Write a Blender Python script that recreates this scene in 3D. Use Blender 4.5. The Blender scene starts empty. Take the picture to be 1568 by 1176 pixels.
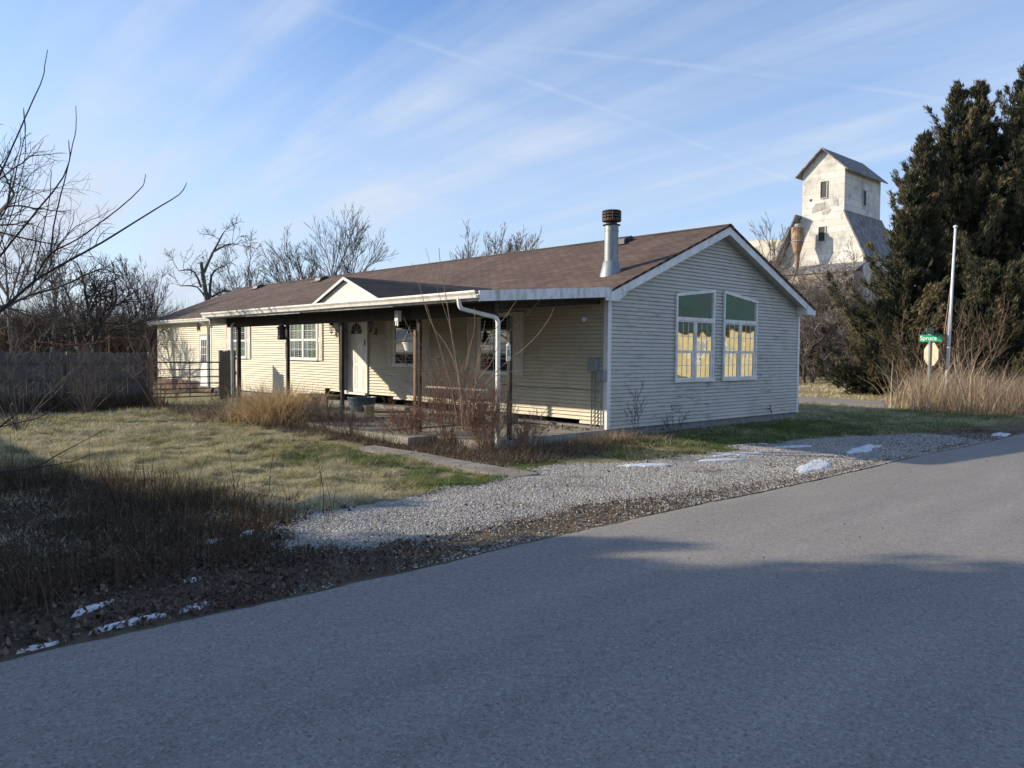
import bpy, math, random
import numpy as np
from mathutils import Vector, Matrix
S = bpy.context.scene
COL = S.collection
random.seed(7)
RNG = np.random.default_rng(11)
# ------------------------------------------------------------------ camera
CAMP = Vector((-11.394, -9.682, 1.465)); PITCH, YAW, ROLL, FPX = -.041, .826, .008, 1194.209
_F = Vector((math.cos(YAW)*math.cos(PITCH), math.sin(YAW)*math.cos(PITCH), math.sin(PITCH)))
_r = Vector((math.sin(YAW), -math.cos(YAW), 0)); _u = _r.cross(_F)
CR = _r*math.cos(ROLL)+_u*math.sin(ROLL); CU = -_r*math.sin(ROLL)+_u*math.cos(ROLL)
cam = bpy.data.cameras.new('camera'); camo = bpy.data.objects.new('camera', cam); COL.objects.link(camo)
cam.sensor_width = 36; cam.lens = FPX/1568*36; cam.clip_end = 3000; cam.clip_start = .05
M = Matrix((CR, CU, -_F)).transposed().to_4x4(); M.translation = CAMP; camo.matrix_world = M
S.camera = camo
def at(x, y, dep):
    return CAMP + (_F + CR*((x-784)/FPX) + CU*((588-y)/FPX))*dep
# ------------------------------------------------------------------ world, sun, exposure
SUNV = Vector((-1, 1.12, .556)).normalized()
EL = math.asin(SUNV.z); ROT = math.atan2(SUNV.x, SUNV.y)
W = bpy.data.worlds.new('World'); S.world = W; W.use_nodes = True
nt = W.node_tree; N = nt.nodes; Lk = nt.links; N.clear()
def node(t, nodes=None, **k):
    n = (nodes or N).new(t)
    for a, b in k.items(): setattr(n, a, b)
    return n
out = node('ShaderNodeOutputWorld'); bg = node('ShaderNodeBackground'); bg.inputs[1].default_value = .138
sky = node('ShaderNodeTexSky', sky_type='NISHITA', sun_disc=False, sun_elevation=EL, sun_rotation=ROT, altitude=200, air_density=1.0, dust_density=1.0, ozone_density=3.0)
tc = node('ShaderNodeTexCoord'); sep = node('ShaderNodeSeparateXYZ'); Lk.new(tc.outputs['Generated'], sep.inputs[0])
def mth(op, a, b=None, nodes=N, links=Lk, clamp=False):
    n = nodes.new('ShaderNodeMath'); n.operation = op; n.use_clamp = clamp
    for i, v in enumerate((a, b)):
        if v is None: continue
        if isinstance(v, (int, float)): n.inputs[i].default_value = v
        else: links.new(v, n.inputs[i])
    return n.outputs[0]
zz = mth('ADD', mth('MAXIMUM', sep.outputs[2], 0.0), .12)
px = mth('DIVIDE', sep.outputs[0], zz); py = mth('DIVIDE', sep.outputs[1], zz)
cmb = node('ShaderNodeCombineXYZ'); Lk.new(px, cmb.inputs[0]); Lk.new(py, cmb.inputs[1])
def cloud(rot, scl, nscale, lo, hi, detail=8, dist=.6, off=(0,0,0)):
    mp = node('ShaderNodeMapping'); mp.inputs['Rotation'].default_value = (0,0,math.radians(rot)); mp.inputs['Scale'].default_value = scl
    mp.inputs['Location'].default_value = off
    Lk.new(cmb.outputs[0], mp.inputs[0])
    nz = node('ShaderNodeTexNoise'); nz.inputs['Scale'].default_value = nscale; nz.inputs['Detail'].default_value = detail
    nz.inputs['Roughness'].default_value = .55; nz.inputs['Distortion'].default_value = dist
    Lk.new(mp.outputs[0], nz.inputs['Vector'])
    r = node('ShaderNodeMapRange'); r.interpolation_type = 'SMOOTHERSTEP'
    r.inputs[1].default_value = lo; r.inputs[2].default_value = hi; Lk.new(nz.outputs[0], r.inputs[0])
    return r.outputs[0]
c1 = cloud(-62, (1.0, .22, 1), 1.3, .36, .72, off=(3.1, .4, 0))
c2 = cloud(-68, (2.4, .25, 1), 2.2, .42, .75, dist=.3)
c3 = cloud(20, (.5, .5, 1), .8, .35, .65)
dens = mth('MULTIPLY', mth('ADD', mth('MULTIPLY', c1, .58), mth('MULTIPLY', c2, .34)), mth('ADD', mth('MULTIPLY', c3, .7), .3))
# haze veil thicker toward the horizon
veil = node('ShaderNodeMapRange'); veil.inputs[1].default_value = .40; veil.inputs[2].default_value = .02
veil.inputs[3].default_value = 0; veil.inputs[4].default_value = .62; Lk.new(sep.outputs[2], veil.inputs[0])
dens = mth('ADD', dens, veil.outputs[0], clamp=True)
def trail(p, q, w, s):       # a contrail: straight line in the cloud plane
    dx, dy = q[0]-p[0], q[1]-p[1]; l = math.hypot(dx, dy); nx, ny = -dy/l, dx/l
    d = mth('ABSOLUTE', mth('ADD', mth('ADD', mth('MULTIPLY', px, nx), mth('MULTIPLY', py, ny)), -(nx*p[0]+ny*p[1])))
    r = node('ShaderNodeMapRange'); r.interpolation_type = 'SMOOTHSTEP'
    r.inputs[1].default_value = w; r.inputs[2].default_value = 0; r.inputs[3].default_value = 0; r.inputs[4].default_value = s
    Lk.new(d, r.inputs[0])
    al = mth('DIVIDE', mth('ADD', mth('ADD', mth('MULTIPLY', px, dx/l), mth('MULTIPLY', py, dy/l)), -(dx*p[0]+dy*p[1])/l), l)
    e = node('ShaderNodeMapRange'); e.interpolation_type = 'SMOOTHSTEP'; e.inputs[1].default_value = -.25; e.inputs[2].default_value = .15; Lk.new(al, e.inputs[0])
    return mth('MULTIPLY', r.outputs[0], e.outputs[0])
brk = cloud(10, (1, 1, 1), 4.0, .35, .6)
t1 = trail((.889, 1.60), (2.2, 1.47), .022, .13); t2 = trail((1.365, 1.405), (2.289, .806), .022, .15)
tt = mth('MULTIPLY', mth('ADD', t1, t2), mth('ADD', mth('MULTIPLY', brk, .7), .3))
dens = mth('ADD', dens, tt, clamp=True)
mix = node('ShaderNodeMix', data_type='RGBA'); Lk.new(dens, mix.inputs[0]); 
tnt = node('ShaderNodeMix', data_type='RGBA', blend_type='MULTIPLY'); tnt.inputs[0].default_value = 1; Lk.new(sky.outputs[0], tnt.inputs[6]); tnt.inputs[7].default_value = (.78, .86, .98, 1)
Lk.new(tnt.outputs[2], mix.inputs[6])
mix.inputs[7].default_value = (2.85, 3.2, 3.8, 1)
Lk.new(mix.outputs[2], bg.inputs[0]); Lk.new(bg.outputs[0], out.inputs[0])
sl = bpy.data.lights.new('sun', 'SUN'); sl.energy = 3.6; sl.angle = math.radians(.55); sl.color = (1, .86, .66)
so = bpy.data.objects.new('sun', sl); COL.objects.link(so); so.rotation_euler = SUNV.to_track_quat('Z', 'Y').to_euler(); so.location = (-30, 30, 30)
S.view_settings.view_transform = 'Standard'; S.view_settings.look = 'None'; S.view_settings.gamma = 1
S.view_settings.exposure = 0.82
S.render.engine = 'CYCLES'

# ------------------------------------------------------------------ helpers
def prop(o, label=None, cat=None, group=None, kind=None):
    if label: o['label'] = label
    if cat: o['category'] = cat
    if group: o['group'] = group
    if kind: o['kind'] = kind
    return o
def empty(name, loc, label, cat, group=None):
    o = bpy.data.objects.new(name, None); COL.objects.link(o); o.location = loc; o.empty_display_size = .2
    return prop(o, label, cat, group)
def wloc(o):
    v = Vector((0,0,0))
    while o: v += Vector(o.location); o = o.parent
    return v
class MB:
    def __init__(s): s.v = []; s.f = []; s.m = []
    def add(s, vs, fs, mi=0):
        b = len(s.v); s.v += [tuple(v) for v in vs]; s.f += [tuple(i+b for i in f) for f in fs]; s.m += [mi]*len(fs); return s
    def box(s, a, b, mi=0):
        x0,y0,z0 = [min(p,q) for p,q in zip(a,b)]; x1,y1,z1 = [max(p,q) for p,q in zip(a,b)]
        return s.add([(x0,y0,z0),(x1,y0,z0),(x1,y1,z0),(x0,y1,z0),(x0,y0,z1),(x1,y0,z1),(x1,y1,z1),(x0,y1,z1)],
              [(0,3,2,1),(4,5,6,7),(0,1,5,4),(1,2,6,5),(2,3,7,6),(3,0,4,7)], mi)
    def obox(s, c, ux, uy, uz, mi=0):    # oriented box, half vectors
        c, ux, uy, uz = map(Vector, (c, ux, uy, uz))
        vs = [c+ux*i+uy*j+uz*k for k in (-1,1) for j in (-1,1) for i in (-1,1)]
        return s.add(vs, [(0,2,3,1),(4,5,7,6),(0,1,5,4),(1,3,7,5),(3,2,6,7),(2,0,4,6)], mi)
    def bar(s, p, q, w, h=None, up=(0,0,1), mi=0):
        p, q = Vector(p), Vector(q); d = q-p; h = h or w
        x = d.cross(Vector(up)); x = x.normalized() if x.length > 1e-6 else Vector((1,0,0)); y = x.cross(d).normalized()
        return s.obox((p+q)/2, d/2, x*w/2, y*h/2, mi)
    def poly(s, pts, dvec, mi=0):        # extruded polygon
        n = len(pts); d = Vector(dvec); vs = [Vector(p) for p in pts]; vs += [p+d for p in vs]
        return s.add(vs, [tuple(range(n))[::-1], tuple(range(n, 2*n))]+[(i,(i+1)%n,(i+1)%n+n,i+n) for i in range(n)], mi)
    def tube(s, pts, rad, n=6, cap=True, mi=0):
        pts = [Vector(p) for p in pts]; k = len(pts)
        if isinstance(rad, (int, float)): rad = [rad]*k
        vs = []; up = None
        for i in range(k):
            d = (pts[min(i+1,k-1)]-pts[max(i-1,0)])
            if d.length < 1e-9: d = Vector((0,0,1))
            d.normalize()
            if up is None: up = d.orthogonal().normalized()
            x = up - d*up.dot(d); x = x.normalized() if x.length > 1e-6 else d.orthogonal().normalized(); up = x; y = d.cross(x)
            for j in range(n):
                a = 2*math.pi*j/n; vs.append(pts[i]+(x*math.cos(a)+y*math.sin(a))*rad[i])
        fs = [(i*n+j, i*n+(j+1)%n, (i+1)*n+(j+1)%n, (i+1)*n+j) for i in range(k-1) for j in range(n)]
        if cap: fs += [tuple(range(n))[::-1], tuple(range((k-1)*n, k*n))]
        return s.add(vs, fs, mi)
    def lathe(s, c, prof, n=16, mi=0):   # prof: (r, z)
        c = Vector(c); vs = [c+Vector((r*math.cos(2*math.pi*j/n), r*math.sin(2*math.pi*j/n), z)) for r, z in prof for j in range(n)]
        fs = [(i*n+j, i*n+(j+1)%n, (i+1)*n+(j+1)%n, (i+1)*n+j) for i in range(len(prof)-1) for j in range(n)]
        fs += [tuple(range(n))[::-1], tuple(range((len(prof)-1)*n, len(prof)*n))]
        return s.add(vs, fs, mi)
    def build(s, name, mat, parent=None, smooth=False, origin=None):
        me = bpy.data.meshes.new(name); org = wloc(parent) if parent else Vector(origin or (0,0,0))
        A = np.array(s.v, dtype=np.float64)-np.array(org)
        me.from_pydata([tuple(v) for v in A], [], s.f); me.update()
        for m in (mat if isinstance(mat, list) else [mat]): me.materials.append(m)
        if any(s.m): me.polygons.foreach_set('material_index', s.m)
        if smooth: me.polygons.foreach_set('use_smooth', [True]*len(s.f))
        o = bpy.data.objects.new(name, me); COL.objects.link(o)
        if parent: o.parent = parent
        else: o.location = org
        return o
def npmesh(name, V, F, mat, tint=None, col=None, parent=None, smooth=False, origin=(0,0,0)):
    """V (n,3) array, F (m,k) array of equal-sized faces"""
    me = bpy.data.meshes.new(name); org = wloc(parent) if parent else Vector(origin)
    V = np.asarray(V, dtype=np.float32)-np.array(org, dtype=np.float32); F = np.asarray(F, dtype=np.int32); m, k = F.shape
    me.vertices.add(len(V)); me.vertices.foreach_set('co', V.ravel())
    me.loops.add(m*k); me.loops.foreach_set('vertex_index', F.ravel())
    me.polygons.add(m); me.polygons.foreach_set('loop_start', np.arange(m, dtype=np.int32)*k)
    me.polygons.foreach_set('loop_total', np.full(m, k, dtype=np.int32))
    if smooth: me.polygons.foreach_set('use_smooth', np.ones(m, dtype=bool))
    me.update(calc_edges=True)
    if tint is not None:
        a = me.attributes.new('tint', 'FLOAT', 'POINT'); a.data.foreach_set('value', np.asarray(tint, dtype=np.float32))
    if col is not None:
        a = me.attributes.new('gcol', 'FLOAT_COLOR', 'POINT'); c4 = np.ones((len(V), 4), dtype=np.float32); c4[:, :3] = col
        a.data.foreach_set('color', c4.ravel())
    me.materials.append(mat)
    o = bpy.data.objects.new(name, me); COL.objects.link(o)
    if parent: o.parent = parent
    else: o.location = org
    return o
# value noise in numpy
def vnoise(x, y, seed=0):
    xi = np.floor(x).astype(np.int64); yi = np.floor(y).astype(np.int64); fx = x-xi; fy = y-yi
    fx = fx*fx*(3-2*fx); fy = fy*fy*(3-2*fy)
    def h(a, b):
        n = (a*374761393 + b*668265263 + seed*1442695041) & 0x7fffffff
        n = ((n ^ (n >> 13))*1274126177) & 0x7fffffff
        return ((n ^ (n >> 16)) & 0xffff)/65535.
    return (h(xi,yi)*(1-fx)+h(xi+1,yi)*fx)*(1-fy)+(h(xi,yi+1)*(1-fx)+h(xi+1,yi+1)*fx)*fy
def fbm(x, y, s=1., o=4, seed=0):
    x = np.asarray(x, float)*s; y = np.asarray(y, float)*s; t = 0; a = .5; w = 0
    for i in range(o): t = t+a*vnoise(x+17.3*i, y-9.1*i, seed+i); w += a; a *= .5; x = x*2.03; y = y*2.03
    return t/w
def sst(x, a, b):
    t = np.clip((np.asarray(x, float)-a)/(b-a), 0, 1); return t*t*(3-2*t)
def inpoly(X, Y, P):
    X = np.asarray(X); Y = np.asarray(Y); c = np.zeros(X.shape, bool); n = len(P)
    for i in range(n):
        x1, y1 = P[i]; x2, y2 = P[(i+1)%n]
        if y1 == y2: continue
        k = ((y1 > Y) != (y2 > Y)) & (X < (x2-x1)*(Y-y1)/(y2-y1)+x1); c ^= k
    return c
def pdist(X, Y, P, closed=True):          # distance to polyline
    X = np.asarray(X, float); Y = np.asarray(Y, float); d = np.full(X.shape, 1e9); n = len(P)
    for i in range(n if closed else n-1):
        ax, ay = P[i]; bx, by = P[(i+1)%n]; dx, dy = bx-ax, by-ay
        t = np.clip(((X-ax)*dx+(Y-ay)*dy)/(dx*dx+dy*dy+1e-9), 0, 1)
        d = np.minimum(d, np.hypot(X-ax-t*dx, Y-ay-t*dy))
    return d
# ------------------------------------------------------------------ materials
def newmat(name):
    m = bpy.data.materials.new(name); m.use_nodes = True; n = m.node_tree.nodes; n.clear()
    o = n.new('ShaderNodeOutputMaterial'); b = n.new('ShaderNodeBsdfPrincipled'); m.node_tree.links.new(b.outputs[0], o.inputs[0])
    return m, m.node_tree, b
def col(c): return (*c, 1) if len(c) == 3 else c
def mixc(t, fac, a, b, mode='MIX'):
    n = t.nodes.new('ShaderNodeMix'); n.data_type = 'RGBA'; n.blend_type = mode
    for i, v in ((0, fac), (6, a), (7, b)):
        if isinstance(v, (int, float)): n.inputs[i].default_value = v
        elif isinstance(v, tuple): n.inputs[i].default_value = col(v)
        else: t.links.new(v, n.inputs[i])
    return n.outputs[2]
def noise(t, scale, detail=4, rough=.55, lo=None, hi=None, stretch=None, dist=0):
    g = t.nodes.new('ShaderNodeNewGeometry'); v = g.outputs['Position']
    if stretch:
        mp = t.nodes.new('ShaderNodeMapping'); mp.inputs['Scale'].default_value = stretch; t.links.new(v, mp.inputs[0]); v = mp.outputs[0]
    n = t.nodes.new('ShaderNodeTexNoise'); n.inputs['Scale'].default_value = scale; n.inputs['Detail'].default_value = detail
    n.inputs['Roughness'].default_value = rough; n.inputs['Distortion'].default_value = dist; t.links.new(v, n.inputs['Vector']); o = n.outputs[0]
    if lo is not None:
        r = t.nodes.new('ShaderNodeMapRange'); r.inputs[1].default_value = lo; r.inputs[2].default_value = hi; t.links.new(o, r.inputs[0]); o = r.outputs[0]
    return o
def bump(t, b, h, strength=.3, dist=.01):
    n = t.nodes.new('ShaderNodeBump'); n.inputs['Strength'].default_value = strength; n.inputs['Distance'].default_value = dist
    t.links.new(h, n.inputs['Height']); t.links.new(n.outputs[0], b.inputs['Normal'])
def simple(name, c, c2=None, rough=.6, nscale=8, metal=0, spec=.5, bstr=0, bscale=40, bd=.01, stretch=None, lo=.35, hi=.65, trans=0):
    m, t, b = newmat(name)
    if c2: t.links.new(mixc(t, noise(t, nscale, lo=lo, hi=hi, stretch=stretch), c, c2), b.inputs['Base Color'])
    else: b.inputs['Base Color'].default_value = col(c)
    b.inputs['Roughness'].default_value = rough; b.inputs['Metallic'].default_value = metal; b.inputs['Specular IOR Level'].default_value = spec
    if bstr: bump(t, b, noise(t, bscale, 5, stretch=stretch), bstr, bd)
    return m
def tinted(name, stops, rough=.8, translucent=.25, nscale=0, spec=.2):
    """colour from the 'tint' attribute (0..1) through a ramp"""
    m, t, b = newmat(name); a = t.nodes.new('ShaderNodeAttribute'); a.attribute_name = 'tint'
    r = t.nodes.new('ShaderNodeValToRGB'); el = r.color_ramp.elements
    while len(el) < len(stops): el.new(.5)
    for e, (p, c) in zip(el, stops): e.position = p; e.color = col(c)
    t.links.new(a.outputs['Fac'], r.inputs[0]); t.links.new(r.outputs[0], b.inputs['Base Color'])
    b.inputs['Roughness'].default_value = rough; b.inputs['Specular IOR Level'].default_value = spec
    if translucent:
        tr = t.nodes.new('ShaderNodeBsdfTranslucent'); t.links.new(r.outputs[0], tr.inputs[0]); mx = t.nodes.new('ShaderNodeMixShader')
        mx.inputs[0].default_value = translucent; t.links.new(b.outputs[0], mx.inputs[1]); t.links.new(tr.outputs[0], mx.inputs[2])
        o = [n for n in t.nodes if n.type == 'OUTPUT_MATERIAL'][0]; t.links.new(mx.outputs[0], o.inputs[0])
    return m
MT = {}
# vinyl siding: cream with grime streaks and mildew blotches
def siding(name, c, cd, grime):
    m, t, b = newmat(name)
    a = mixc(t, noise(t, 1.6, 6, .7, .42, .72, stretch=(1,1,2.5)), c, cd)
    g = noise(t, 7, 6, .75, .50, .74, stretch=(.35,.35,2.2)); g2 = noise(t, .55, 3, .5, .44, .60)
    mm = t.nodes.new('ShaderNodeMath'); mm.operation = 'MULTIPLY'; t.links.new(g, mm.inputs[0]); t.links.new(g2, mm.inputs[1])
    mm2 = t.nodes.new('ShaderNodeMath'); mm2.operation = 'MULTIPLY'; t.links.new(mm.outputs[0], mm2.inputs[0]); mm2.inputs[1].default_value = grime
    a = mixc(t, mm2.outputs[0], a, (.20,.20,.17)); t.links.new(a, b.inputs['Base Color'])
    b.inputs['Roughness'].default_value = .55; b.inputs['Specular IOR Level'].default_value = .35
    bump(t, b, noise(t, 5, 3, stretch=(1,1,3)), .25, .01); return m
MT['siding'] = siding('cream_siding', (.57,.53,.405), (.485,.45,.345), .6)
MT['siding_gable'] = siding('mildewed_siding', (.53,.515,.455), (.44,.43,.38), 1.6)
def shingles(name, c1, c2, c3, flip=False):
    m, t, b = newmat(name); g = t.nodes.new('ShaderNodeNewGeometry'); mp = t.nodes.new('ShaderNodeMapping'); sp = t.nodes.new('ShaderNodeSeparateXYZ')
    cb = t.nodes.new('ShaderNodeCombineXYZ'); t.links.new(g.outputs['Position'], sp.inputs[0])
    if not flip: t.links.new(sp.outputs[1], cb.inputs[0]); t.links.new(sp.outputs[0], cb.inputs[1])
    else: t.links.new(sp.outputs[0], cb.inputs[0]); t.links.new(sp.outputs[1], cb.inputs[1])
    br = t.nodes.new('ShaderNodeTexBrick'); t.links.new(cb.outputs[0], br.inputs['Vector'])
    br.inputs['Scale'].default_value = 1; br.inputs['Brick Width'].default_value = .30; br.inputs['Row Height'].default_value = .125
    br.inputs['Mortar Size'].default_value = .010; br.inputs['Mortar Smooth'].default_value = .4; br.inputs['Bias'].default_value = 0
    br.inputs['Color1'].default_value = col(c1); br.inputs['Color2'].default_value = col(c2); br.inputs['Mortar'].default_value = col(c3)
    a = mixc(t, noise(t, 60, 3, .7, .3, .7), br.outputs[0], (.5,.5,.5), 'OVERLAY')
    a = mixc(t, noise(t, .7, 4, .6, .35, .75), a, (.62,.62,.66), 'MULTIPLY')
    t.links.new(a, b.inputs['Base Color']); b.inputs['Roughness'].default_value = .9; b.inputs['Specular IOR Level'].default_value = .25
    inv = t.nodes.new('ShaderNodeMath'); inv.operation = 'SUBTRACT'; inv.inputs[0].default_value = 1; t.links.new(br.outputs['Fac'], inv.inputs[1])
    ad = t.nodes.new('ShaderNodeMath'); t.links.new(inv.outputs[0], ad.inputs[0]); t.links.new(noise(t, 90, 2), ad.inputs[1])
    bump(t, b, ad.outputs[0], .5, .012); return m
MT['shingle'] = shingles('brown_shingles', (.178,.120,.092), (.115,.080,.064), (.045,.033,.028))
MT['shingle_dark'] = shingles('dark_shingles', (.07,.058,.055), (.045,.04,.04), (.02,.018,.018), True)
MT['white'] = simple('white_painted_metal', (.78,.78,.76), (.62,.61,.57), .45, 6, bstr=.05)
MT['white_dirty'] = simple('stained_white_metal', (.72,.73,.72), (.33,.34,.32), .5, 9, stretch=(1,1,.3), lo=.45, hi=.75)
MT['pvc'] = simple('white_vinyl', (.76,.77,.76), (.68,.69,.68), .4, 14)
MT['shutter'] = simple('beige_shutter', (.62,.59,.50), (.52,.49,.42), .6, 9)
MT['soffit'] = simple('soffit_vinyl', (.58,.57,.53), (.48,.47,.44), .6, 5)
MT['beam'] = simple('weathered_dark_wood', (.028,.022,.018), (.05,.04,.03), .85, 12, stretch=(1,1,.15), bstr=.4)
MT['post'] = simple('weathered_brown_post', (.055,.045,.034), (.028,.024,.02), .85, 14, stretch=(3,3,.3), bstr=.4)
MT['post_lit'] = simple('reddish_board', (.24,.135,.075), (.15,.085,.05), .8, 10, stretch=(3,3,.3), bstr=.3)
MT['deck'] = simple('grey_deck_boards', (.30,.27,.22), (.20,.18,.15), .85, 8, stretch=(4,.4,1), bstr=.3)
MT['conc'] = simple('old_concrete', (.36,.33,.28), (.24,.22,.19), .9, 5, bstr=.5, bscale=60)
MT['block'] = simple('grey_block', (.26,.26,.25), (.17,.17,.165), .9, 7, bstr=.4)
MT['galv'] = simple('galvanised_steel', (.30,.33,.34), (.21,.24,.25), .5, 5, metal=.5, stretch=(1,1,.4))
MT['rustblk'] = simple('sooty_metal', (.045,.035,.03), (.11,.06,.04), .8, 14)
MT['black'] = simple('black_metal', (.022,.022,.024), (.04,.035,.03), .5, 20)
MT['greybox'] = simple('grey_meter_box', (.27,.29,.31), (.20,.22,.23), .5, 12)
MT['fence'] = simple('grey_fence_wood', (.155,.145,.13), (.085,.08,.073), .9, 9, stretch=(5,5,.35), bstr=.5)
MT['plasterwhite'] = simple('weathered_white_panel', (.74,.72,.65), (.55,.53,.47), .7, 3.5, lo=.5, hi=.7)
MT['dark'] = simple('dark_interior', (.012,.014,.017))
MT['curtain_g'] = simple('green_curtain', (.33,.40,.16), (.20,.26,.12), .9, 9, stretch=(1,5,.3))
MT['curtain_w'] = simple('pale_curtain', (.46,.47,.42), (.25,.27,.26), .9, 7, stretch=(1,6,.3))
MT['red'] = simple('red_notice', (.42,.03,.04))
MT['blue'] = simple('blue_grey_plastic', (.075,.13,.165), (.055,.10,.13), .5, 5)
MT['brownwood'] = simple('stained_brown_wood', (.10,.045,.03), (.055,.03,.022), .7, 9)
MT['yellow'] = simple('faded_yellow_plastic', (.55,.45,.16), (.35,.28,.12), .6, 20)
MT['doorwhite'] = simple('white_door_paint', (.80,.80,.77), (.70,.70,.67), .45, 4)
MT['chrome'] = simple('brass_knob', (.55,.5,.42), rough=.25, metal=1)
MT['snow'] = simple('old_snow', (.70,.73,.77), (.40,.40,.39), .6, 16, bstr=.8, bscale=45, lo=.5, hi=.72)
MT['bark'] = simple('grey_bark', (.13,.11,.09), (.07,.06,.052), .9, 12, bstr=.4)
MT['bark_dark'] = simple('dark_bark', (.050,.042,.038), (.026,.023,.022), .9, 12, bstr=.4)
MT['bark_far'] = simple('brownish_twig', (.19,.16,.14), (.12,.10,.09), .9, 2)
MT['redtwig'] = simple('reddish_stem', (.27,.155,.10), (.17,.10,.07), .8, 12)
MT['palecane'] = simple('pale_cane', (.34,.24,.17), (.22,.15,.11), .75, 12)
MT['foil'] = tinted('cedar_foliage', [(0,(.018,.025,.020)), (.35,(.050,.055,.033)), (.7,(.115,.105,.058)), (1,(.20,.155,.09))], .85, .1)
MT['straw'] = tinted('lawn_blade', [(0,(.11,.17,.045)), (.3,(.20,.23,.085)), (.55,(.42,.37,.20)), (1,(.74,.66,.46))], .7, .3)
MT['tangrass'] = tinted('tan_grass', [(0,(.16,.11,.07)), (.5,(.36,.265,.17)), (1,(.62,.51,.36))], .75, .3)
MT['goldgrass'] = tinted('gold_grass', [(0,(.40,.26,.13)), (.5,(.68,.50,.27)), (1,(.84,.70,.46))], .75, .3)
MT['weed'] = tinted('brown_weed', [(0,(.040,.028,.020)), (.5,(.10,.068,.045)), (1,(.19,.135,.085))], .85, .15)
MT['leaf'] = tinted('dead_leaf', [(0,(.05,.036,.027)), (.5,(.125,.088,.062)), (1,(.26,.195,.145))], .8, .15)
MT['stone'] = tinted('limestone_chips', [(0,(.16,.15,.135)), (.5,(.36,.345,.315)), (1,(.62,.60,.56))], .85, 0)
MT['rail'] = simple('white_iron_top', (.52,.52,.50), (.35,.34,.32), .5, 20)
def glassmat(name, tint, rough=.02, mirror=.5, wave=0, wscale=2, base=(.015,.018,.02)):
    m, t, b = newmat(name); b.inputs['Base Color'].default_value = col(base); b.inputs['Roughness'].default_value = .1
    g = t.nodes.new('ShaderNodeBsdfGlossy'); g.inputs['Color'].default_value = col(tint); g.inputs['Roughness'].default_value = rough
    if wave:
        bn = t.nodes.new('ShaderNodeBump'); bn.inputs['Strength'].default_value = 1; bn.inputs['Distance'].default_value = wave
        t.links.new(noise(t, wscale, 1, .4), bn.inputs['Height']); t.links.new(bn.outputs[0], g.inputs['Normal'])
    x = t.nodes.new('ShaderNodeMixShader'); x.inputs[0].default_value = mirror; o = [n for n in t.nodes if n.type == 'OUTPUT_MATERIAL'][0]
    t.links.new(b.outputs[0], x.inputs[1]); t.links.new(g.outputs[0], x.inputs[2]); t.links.new(x.outputs[0], o.inputs[0]); return m
def clearglass(name, refl=.12):
    m, t, b = newmat(name); t.nodes.remove(b); tr = t.nodes.new('ShaderNodeBsdfTransparent'); tr.inputs[0].default_value = (.8,.84,.84,1)
    g = t.nodes.new('ShaderNodeBsdfGlossy'); g.inputs['Roughness'].default_value = .02; g.inputs[0].default_value = (.9,.95,1,1)
    x = t.nodes.new('ShaderNodeMixShader'); x.inputs[0].default_value = refl; o = [n for n in t.nodes if n.type == 'OUTPUT_MATERIAL'][0]
    t.links.new(tr.outputs[0], x.inputs[1]); t.links.new(g.outputs[0], x.inputs[2]); t.links.new(x.outputs[0], o.inputs[0]); return m
MT['glass'] = clearglass('window_glass', .06)
MT['mirrorglass'] = glassmat('reflective_glass', (.80,.82,.78), .02, .74, .008, 2.0)

# ------------------------------------------------------------------ ground height and masks
GRAVEL = [(-8.35,-3.28),(-7.76,-2.83),(-6.99,-2.65),(-5.89,-2.57),(-4.49,-2.41),(-3.42,-1.96),(-1.84,-2.45),(.16,-2.6),(2.23,-2.5),(4.48,-3.1),(5.9,-4.0),(5.4,-4.82),(2.07,-4.86),(.09,-4.84),(-1.85,-4.78),(-3.25,-4.62),(-4.36,-4.42),(-5.33,-4.2),(-6.56,-4.30),(-7.47,-4.33),(-8.11,-4.2),(-8.5,-3.8)]
ROADY = -4.9
def roady(x): return ROADY+.03*np.sin(np.asarray(x)*.9)+.05*(fbm(x, np.asarray(x)*0, 1.3, 3, 5)-.5)-.22*sst(x, -10.2, -13)*0
def H(x, y):
    x = np.asarray(x, float); y = np.asarray(y, float)
    h = -.17+.07*sst(y, -1, 6)*sst(x, -7.5, -3.5)*(1-sst(y, 10, 13.5))*(1-sst(x, 2, 6))
    off = sst(y, -4.85, -4.2)
    h = h+off*(.05*(fbm(x, y, 1.1, 3, 3)-.5)+.015)+.13*(fbm(x, y, 2.6, 3, 8)-.5)*sst(x, -4.7, -5.2)*sst(y, -3.0, -1.5)
    h = h + .5*sst(x, 45, 75)*sst(y, -40, 0)
    return h
def Hs(x, y): return float(H(np.array([x]), np.array([y]))[0])
WALK = [(-4.66,-2.45),(-4.24,-2.45),(-4.24,2.7),(-4.66,2.7)]
HOUSE = [(-3.25,-.05),(7.5,-.05),(7.5,25),(-.02,25),(-.02,10.8),(-3.25,10.8)]
def gmask(x, y):
    """signed-ish gravel membership with ragged edge"""
    inn = inpoly(x, y, GRAVEL); d = pdist(x, y, GRAVEL); s = np.where(inn, d, -d)
    return s+.55*(fbm(x, y, 1.7, 5, 9)-.5)*sst(y, -4.7, -3.6)+.16*(fbm(x, y, 4, 3, 12)-.5)
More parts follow.
